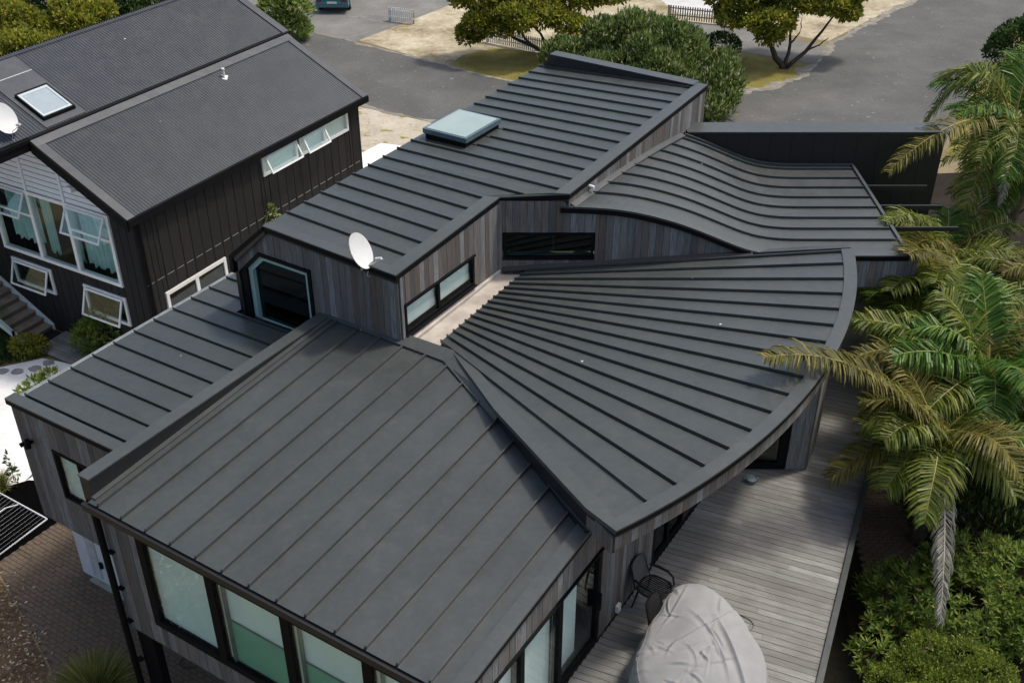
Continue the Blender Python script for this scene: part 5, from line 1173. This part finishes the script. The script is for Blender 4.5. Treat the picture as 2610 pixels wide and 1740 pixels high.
bush('letterbox_bush', (-11.4, 55.0, 0), [((0, 0, .7), (1.0, .9, .8)), ((-.5, 0, 1.5), (.8, .7, .7)), ((.5, .1, 1.5), (.8, .7, .7)), ((.2, 0, .5), (1.0, .8, .6)), ((0, .2, 2.0), (.6, .6, .4))], 9000, .2, .11, 'l_bright', 'light green leafy bush around the blue letterbox', cluster=3)
bush('low_bush', (10.0, 51.6, 0), [((0, 0, .7), (.95, .8, .7)), ((-1.1, .4, .6), (.8, .7, .6))], 6000, .12, .06, 'l_dark', 'dark low bush between the rounded bush and the forked tree')
bush('roadside_shrub', (24.0, 50.0, 0), [((0, 0, 1.2), (1.8, 1.6, 1.3)), ((1.2, .4, 1.9), (1.6, 1.4, 1.2)), ((-.9, .3, .9), (1.0, .9, .9)), ((.4, -.4, 2.4), (1.1, 1.0, .8))], 16000, .17, .09, 'l_dark', 'dark green shrub with rusty tips by the right road edge')
bush('gable_bush', (-11.85, 26.3, 0), [((0, 0, .55), (.55, .5, .5)), ((.25, .2, .95), (.45, .4, .4)), ((-.25, -.1, .5), (.4, .4, .35)), ((.35, -.1, .6), (.4, .4, .4))], 3600, .16, .05, 'l_lance', 'bright green bush at the right end of the plank walkway', cluster=6, spread=.03, up=.6)
bush('brown_shrub', (-13.85, 26.1, 0), [((0, 0, .3), (.45, .4, .35)), ((.25, .1, .25), (.35, .35, .3))], 2600, .08, .04, 'l_pohu', 'small brownish shrub at the foot of the glass stair balustrade')
bush('gravel_plant', (-12.95, 24.3, 0), [((0, 0, .2), (.3, .25, .2)), ((.35, .3, .25), (.3, .25, .2)), ((-.2, -.15, .15), (.2, .2, .15))], 500, .16, .07, 'l_bright', 'sparse yellow green plant in the white gravel beside the left gutter', stems=True)
bush('wall_climber', (-10.1, 26.0, 0), [((0, 0, 1.6), (.25, .25, .5)), ((.05, 0, .7), (.25, .25, .6)), ((.1, .1, 2.1), (.2, .2, .3))], 900, .14, .07, 'l_bright', 'young leafy plant growing up the corner of the dark neighbouring house')
bush('wall_climber', (-7.3, 29.6, 0), [((0, 0, 1.6), (.3, .3, .6)), ((.0, 0, .7), (.3, .3, .6)), ((.05, .1, 2.5), (.2, .2, .5))], 900, .13, .06, 'l_bright', 'slim pale green plant beside the low white side window')
bush('sprig', (-12.0, 20.35, 0), [((0, 0, .35), (.08, .08, .3)), ((.02, .02, .75), (.07, .07, .3))], 110, .12, .06, 'l_dark', 'single dark sprig standing against the white gravel', stems=True, cat='plant')
# grass bank left of the stairs and tufts
M['l_grass'] = leafmat('grass_blade', [(0, (0.068, 0.093, 0.014)), (0.6, (0.204, 0.221, 0.043)), (1, (0.442, 0.374, 0.136))])
def tuft(name, base, n, h, spread, label, mat='l_grass', w=.008):
    b = np.array(base); a = RN.random(n) * 2 * np.pi; t = RN.random(n) ** .7
    d = unit(np.stack([np.cos(a) * t * .9, np.sin(a) * t * .9, np.ones(n)], 1)); p = b + np.stack([np.cos(a) * t * spread * .4, np.sin(a) * t * spread * .4, np.zeros(n)], 1)
    m1 = []
    hh = h * (.6 + .5 * RN.random(n)); mid = p + d * hh[:, None] * .6; d2 = unit(d + np.stack([np.cos(a) * t, np.sin(a) * t, -t * .6], 1) * .9); tip = mid + d2 * hh[:, None] * .5
    s = unit(np.cross(d, np.array([[0, 0, 1.0]]) + RN.normal(size=(n, 3)) * .2)) * w
    v = np.stack([p - s, p + s, mid + s * .8, mid - s * .8, tip], 1).reshape(-1, 3) - b; f = []
    for i in range(n): k = 5 * i; f += [(k, k + 1, k + 2, k + 3), (k + 3, k + 2, k + 4)]
    me = bpy.data.meshes.new(name); me.from_pydata(v.tolist(), [], f); me.materials.append(M[mat]); o = bpy.data.objects.new(name, me); o.location = base; COL.link(o)
    return tag(o, label, 'grass tuft')
tuft('grass_tuft', (-8.1, 14.15, 0), 2200, .7, 1.1, 'large arching grass tuft at the bottom edge on the brick paving')
tuft('grass_tuft', (-12.4, 20.25, 0), 350, .5, .5, 'bright grass tuft between the white gravel and the clothes line')
tuft('grass_tuft', (-13.3, 20.6, 0), 300, .45, .5, 'grass tuft at the left picture edge above the clothes line')
bl_n = 9000; xy = []
poly = [(-18, 24.6), (-14.6, 25.5), (-13.3, 26.0), (-13.5, 26.6), (-14.2, 26.9), (-14.9, 27.8), (-18, 29.5)]
while len(xy) < bl_n:
    x, y = RN.uniform(-18, -13), RN.uniform(24.5, 29.5)
    if inside(x, y, poly): xy.append((x, y, 0))
xy = np.array(xy); dd = unit(np.stack([RN.normal(size=bl_n) * .5, RN.normal(size=bl_n) * .5, np.ones(bl_n)], 1)); ss = unit(np.cross(dd, RN.normal(size=(bl_n, 3))))
tag(leaf_mesh('grass_bank', xy, dd, ss, .22, .03, M['l_dark']), 'dark green grass bank left of the entry stairs', None, None, 'stuff')
# leaf litter strip left of the bricks
M['l_litter'] = leafmat('fallen_leaf', [(0, (0.065, 0.039, 0.019)), (0.5, (0.182, 0.117, 0.065)), (0.85, (0.364, 0.260, 0.143)), (1, (0.585, 0.520, 0.416))], .8, .05)
poly = [(-11.6, 17.6), (-10.9, 17.1), (-9.2, 14.8), (-8.5, 12.0), (-13, 12.0), (-15, 16.5)]; xy = []
while len(xy) < 7000:
    x, y = RN.uniform(-15, -8.4), RN.uniform(12, 17.7)
    if inside(x + RN.normal() * .12, y + RN.normal() * .12, poly): xy.append((x, y, .012 + RN.random() * .02))
xy = np.array(xy); k = len(xy); dd = unit(np.stack([RN.normal(size=k), RN.normal(size=k), RN.normal(size=k) * .25], 1)); ss = unit(np.cross(dd, np.array([[0, 0, 1.0]]) + RN.normal(size=(k, 3)) * .3))
tag(leaf_mesh('leaf_litter', xy, dd, ss, .09, .04, M['l_litter']), 'fallen leaves beside the brick paving', None, None, 'stuff')
flat('litter_bed', [(-16, 17.6), (-11.55, 17.65), (-10.95, 17.0), (-9.25, 14.8), (-8.65, 11.5), (-18, 11.5)], 0.005, M['earth'])
# hose loop on the bricks
hs = MB(); hs.tube([(-6.45 + .22 * math.cos(a * .55), 14.95 + .16 * math.sin(a * .55), .03 + .004 * a) for a in range(14)], .012, 6); tag(hs.build('garden_hose', M['resin']), 'black hose loop lying on the brick paving below the front windows', 'hose')

# ---- palms
def frond(palm, base, tip, sag, nl=62, ll=.58, mat='l_palm', rmat='rachis', droop=.5, lift=None, dead=False, seed=0):
    rn = np.random.default_rng(seed); b, t = np.array(base, float), np.array(tip, float); L = np.linalg.norm(t - b)
    c = (b + t) / 2 + np.array([0, 0, sag]); K = 14; tt = np.linspace(0, 1, K)[:, None]
    pts = (1 - tt) ** 2 * b + 2 * tt * (1 - tt) * c + tt ** 2 * t
    mb = MB(); mb.tube([tuple(p) for p in pts], [.028 * (1 - .85 * i / (K - 1)) for i in range(K)], 5); f = mb.build('frond', M[rmat], palm)
    V, F_ = [], []
    for s in (-1, 1):
        for i in range(nl):
            u = .14 + .86 * (i + rn.uniform(-.3, .3)) / nl; u = min(max(u, .05), 1.0)
            p = (1 - u) ** 2 * b + 2 * u * (1 - u) * c + u ** 2 * t; d = 2 * (1 - u) * (c - b) + 2 * u * (t - c); d /= np.linalg.norm(d)
            side = np.cross(d, [0, 0, 1]); side /= max(1e-6, np.linalg.norm(side)); upv = np.cross(side, d)
            fw = .35 + .5 * u + rn.uniform(-.12, .12)
            o = side * s * (1 if not dead else .55) + d * fw + upv * (rn.uniform(.05, .55) if not dead else rn.uniform(-.3, .3)); o /= np.linalg.norm(o)
            l = ll * (math.sin(math.pi * min(1, .18 + .80 * u)) ** .6 + .12) * rn.uniform(.8, 1.15)
            w = .0165 if not dead else .011
            q0 = p; q1 = p + o * l * .5; o2 = o + np.array([0, 0, -droop * rn.uniform(.5, 2.2)]); o2 /= np.linalg.norm(o2); q2 = q1 + o2 * l * .35; o3 = o2 + np.array([0, 0, -droop * 1.2]); o3 /= np.linalg.norm(o3); q3 = q2 + o3 * l * .25
            wv = np.cross(o, upv + rn.normal(size=3) * .35); wv = wv / max(1e-6, np.linalg.norm(wv)) * w
            k = len(V); V += [q0 - wv * .6, q0 + wv * .6, q1 - wv, q1 + wv, q2 - wv * .8, q2 + wv * .8, q3]
            F_ += [(k, k + 1, k + 3, k + 2), (k + 2, k + 3, k + 5, k + 4), (k + 4, k + 5, k + 6)]
    mk('leaflets', [tuple(v) for v in V], F_, M[mat], f)
    return f
def palm(base, head, label, targets, nrand, L, seed, mats=('l_palm', 'l_palmg', 'l_palmb'), r=.13):
    pl = thing('feather_palm', base, label, 'palm tree', 'feather palms right of the house'); rn = random.Random(seed); b, h = Vector(base), Vector(head)
    mb = MB(); K = 12
    mb.tube([b + (h - b) * (i / K) + Vector((.05 * math.sin(i * .9), .03 * math.cos(i), 0)) for i in range(K + 1)], [r * (1.15 if i % 2 else .95) * (1.25 if i < 2 or i > K - 3 else 1) for i in range(K + 1)], 12)
    for k in range(16):
        a = k * 2.4; z = .45 + .035 * k; p = b + (h - b) * z
        d = Vector((math.cos(a), math.sin(a), 0)); mb.tube([p + d * r * .8, p + d * r * 1.6 + Vector((0, 0, .12)), p + d * r * 2.0 + Vector((0, 0, .28))], [.05, .035, .012], 5)
    mb.build('trunk', M['palmbark'], pl)
    for i, (tp, sag, mi, kw) in enumerate(targets): frond(pl, h + Vector((0, 0, .1)), tp, sag, mat=mats[mi] if isinstance(mi, int) else mi, seed=seed * 50 + i, **kw)
    for k in range(nrand):
        a = k * 2.399 + seed; e = rn.uniform(-.25, .75); l = L * rn.uniform(.75, 1.05)
        tp = h + Vector((math.cos(a) * math.cos(e) * l, math.sin(a) * math.cos(e) * l, math.sin(e) * l * .7 - .2))
        frond(pl, h + Vector((0, 0, .1)), tp, rn.uniform(.6, 1.2), mat=mats[rn.choice((0, 0, 1, 2))], seed=seed * 77 + k, nl=84, ll=.6)
    return pl
palm((8.68, 17.45, 1.0), (8.30, 16.85, 4.1), 'palm nearest the deck with one frond reaching over the roof', [
    ((4.30, 15.55, 7.0), 1.35, 2, dict(nl=123, ll=.62)), ((6.75, 16.8, 4.6), .8, 0, dict(nl=110, ll=.68)), ((6.95, 15.6, 4.0), .7, 0, dict(nl=100, ll=.7)), ((7.4, 17.9, 5.6), .5, 2, dict(nl=88)), ((9.3, 15.4, 4.0), .8, 0, dict(nl=96, ll=.65)), ((10.2, 16.2, 4.4), .7, 1, dict(nl=96)), ((7.3, 16.6, 5.3), .5, 2, dict(nl=88)),
    ((7.80, 13.95, 2.25), .95, 'l_dead', dict(nl=110, ll=.40, rmat='rachis_dead', droop=1.2, dead=True)), ((10.6, 17.2, 3.3), .9, 'l_dead', dict(nl=46, ll=.5, rmat='rachis_dead', droop=1.0, dead=True))], 11, 2.3, 1)
palm((10.2, 19.6, 1.0), (9.75, 18.45, 4.5), 'bright green palm in the middle of the palm group', [
    ((7.55, 18.75, 5.35), .7, 1, dict(nl=116, ll=.75, droop=.8)), ((9.8, 19.9, 6.1), .3, 1, dict(nl=116, ll=.7, droop=.6)), ((8.1, 20.6, 5.2), .5, 0, dict(nl=100, ll=.6)), ((6.95, 19.2, 5.5), .7, 0, dict(nl=120, ll=.7, droop=.7)), ((6.9, 18.2, 5.3), .7, 2, dict(nl=120, ll=.68, droop=.7)), ((8.9, 19.6, 5.9), .5, 0, dict(nl=110, ll=.7)), ((7.4, 17.7, 5.6), .6, 1, dict(nl=107, ll=.7, droop=.8)), ((8.6, 17.0, 4.2), .8, 1, dict(nl=96, ll=.65)), ((11.2, 18.6, 5.4), .6, 1, dict(nl=96, ll=.65)), ((10.6, 17.0, 4.6), .7, 0, dict(nl=96, ll=.65))], 14, 2.5, 2)
palm((11.6, 25.6, 1.0), (10.9, 24.3, 4.0), 'dark trunked palm behind the deep timber beam', [
    ((8.30, 21.9, 6.38), 1.2, 0, dict(nl=96, ll=.5)), ((9.2, 22.4, 5.4), .8, 2, dict(nl=88)), ((8.9, 25.0, 5.0), .8, 2, dict(nl=88)), ((9.3, 23.4, 5.0), .7, 0, dict(nl=88))], 18, 2.7, 3)
palm((13.0, 26.7, 0.9), (12.8, 26.5, 6.7), 'tall palm at the right picture edge arching over the road', [
    ((10.75, 27.3, 6.2), 3.0, 0, dict(nl=130, ll=.80, droop=.8)), ((9.1, 24.5, 6.4), 1.3, 2, dict(nl=110, ll=.62)), ((11.5, 25.2, 4.9), 1.7, 0, dict(nl=110, ll=.75)), ((13.5, 27.9, 8.3), .8, 1, dict(nl=100, ll=.8)), ((14.6, 26.2, 7.7), .9, 1, dict(nl=100, ll=.8)), ((11.4, 28.2, 7.4), 1.4, 0, dict(nl=110, ll=.8)), ((12.2, 24.6, 6.2), 1.2, 0, dict(nl=100, ll=.75)), ((13.9, 24.4, 5.6), 1.2, 1, dict(nl=100, ll=.75)),
    ((12.9, 26.0, 3.7), .5, 'l_dead', dict(nl=90, ll=.26, rmat='rachis_dead', droop=1.2, dead=True))], 9, 2.6, 4)
palm((13.6, 24.0, 1.0), (13.2, 22.6, 4.0), 'palm at the right picture edge above the bright green palm', [((11.2, 22.2, 4.2), .8, 0, dict(nl=96)), ((12.0, 20.6, 3.8), .8, 1, dict(nl=96))], 16, 2.7, 5)
palm((12.4, 20.2, 1.0), (12.0, 19.4, 3.7), 'palm at the right picture edge below the bright green palm', [((10.4, 17.6, 3.4), .8, 0, dict(nl=100)), ((11.0, 18.0, 4.2), .8, 2, dict(nl=100))], 15, 2.6, 6)
palm((9.9, 22.0, 1.0), (9.7, 21.7, 4.5), 'short palm close to the right end of the deep timber beam', [((8.0, 20.0, 5.7), 1.0, 0, dict(nl=100, ll=.6)), ((8.3, 20.25, 6.45), 1.0, 2, dict(nl=100, ll=.6)), ((7.75, 20.0, 4.9), .9, 0, dict(nl=100, ll=.6)), ((8.9, 20.0, 5.9), .8, 0, dict(nl=100, ll=.6))], 13, 2.2, 7)
palm((14.6, 28.6, 0.8), (14.3, 28.2, 5.0), 'palm at the right picture edge below the tall arching palm', [((12.2, 27.2, 5.4), 1.2, 0, dict(nl=110, ll=.75)), ((12.6, 26.0, 4.4), 1.2, 1, dict(nl=110, ll=.75))], 14, 2.6, 8)
# ---- shrubs below the palms
def rosettes(name, base, lobes, n, label, mat='l_lance', ln=.2, wd=.042, per=11):
    t = thing(name, base, label, 'bush'); bv = np.array(base); L = [(tuple(bv + np.array(c)), r) for c, r in lobes]
    mb = MB()
    for i, (c, r) in enumerate(L): branch(mb, wob(base, c, 3, .08, i), .03, .01, 5)
    mb.build('stems', M['bark'], t)
    p, nn = lobes_points(L, n, .8, .1); m = len(p); ax = unit(nn * .7 + np.array([0, 0, .8]) + RN.normal(size=p.shape) * .25)
    a1 = unit(np.cross(ax, RN.normal(size=p.shape))); a2 = np.cross(ax, a1); P_, D_, S_, L_ = [], [], [], []
    for k in range(per):
        a = k * 2.4 + RN.random((m, 1)) * .5; e = .25 + .9 * (k / per)
        d = unit((a1 * np.cos(a) + a2 * np.sin(a)) * math.cos(e) + ax * math.sin(e)); P_.append(p + ax * .012 * k); D_.append(d); S_.append(unit(np.cross(d, ax))); L_.append(ln * (.7 + .5 * RN.random(m)) * (1 - .35 * k / per))
    return leaf_mesh('foliage', np.concatenate(P_), np.concatenate(D_), np.concatenate(S_), np.concatenate(L_), wd, M[mat], t, .12)
rosettes('lance_leaf_shrub', (8.6, 15.0, 1.0), [((0, 0, .8), (1.3, .9, .6)), ((-1.0, .2, .5), (.8, .7, .5)), ((1.2, .2, 1.0), (1.1, .9, .6)), ((.4, .7, 1.0), (.9, .6, .5)), ((1.9, -.5, .9), (.9, .8, .6)), ((-.2, -.6, .4), (.9, .6, .5)), ((2.4, .6, 1.0), (.9, .8, .6)), ((.2, .1, .2), (1.8, 1.2, .5)), ((1.6, -.9, .6), (1.0, .7, .5)), ((2.8, -.3, .7), (.9, .9, .6)), ((-.9, .7, .4), (.7, .5, .4))], 2600, 'lance leaved green shrub spreading below the palms')
rosettes('lance_leaf_shrub', (6.75, 13.9, 1.0), [((0, 0, .35), (.4, .4, .3)), ((.35, .5, .4), (.4, .4, .35))], 90, 'small lance leaved shrub close against the deck edge')
bush('small_leaf_shrub', (7.2, 13.2, 1.0), [((0, .2, .70), (.42, .38, .36)), ((-.45, -.1, .55), (.35, .35, .35)), ((.35, .45, .85), (.4, .35, .35)), ((.9, .25, .9), (.42, .38, .36)), ((.45, -.4, .65), (.5, .45, .4)), ((1.3, -.1, .8), (.45, .4, .4)), ((-.1, -.6, .6), (.45, .4, .4)), ((1.0, -.6, .7), (.5, .45, .4)), ((.4, 0, .3), (.9, .7, .4))], 26000, .055, .032, 'l_small', 'yellow green small leaved shrub at the bottom right corner', cluster=6, spread=.035, up=.5, shell=.7)
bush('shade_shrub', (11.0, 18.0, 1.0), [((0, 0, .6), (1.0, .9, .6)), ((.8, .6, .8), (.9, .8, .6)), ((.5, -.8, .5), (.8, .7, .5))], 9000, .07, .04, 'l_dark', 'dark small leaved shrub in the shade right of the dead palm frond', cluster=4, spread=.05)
for i, (x, y, lab) in enumerate(((11.2, 22.6, 'dark undergrowth added as shade below the palms beside the deep timber beam'), (12.6, 26.8, 'dark undergrowth added as shade below the dark trunked palm'), (10.2, 17.2, 'dark undergrowth added as shade between the nearest palm and the bright green palm'), (9.4, 26.2, 'dark undergrowth added as shade in the gap below the pergola rafters'))):
    bush('shade_fill_undergrowth', (x, y, 1.0), [((0, 0, .5), (1.3, 1.2, .6)), ((.9, .6, .7), (1.1, 1.0, .6)), ((-.7, .7, .5), (1.0, 1.0, .6)), ((.3, -.9, .4), (1.0, .9, .5))], 7000, .22, .04, 'l_dark', lab, up=.4, group='added shade undergrowth below the palms')  # undergrowth added to fill the dark shaded gaps between palms
bush('ivy_bank', (12.8, 28.5, .8), [((0, 0, .8), (1.0, .8, .9)), ((.6, .3, 1.5), (.8, .8, .7)), ((-.8, .4, .7), (.8, .7, .7))], 9000, .11, .06, 'l_bright', 'leafy green shrub beside the end of the dark blade wall', cluster=3)
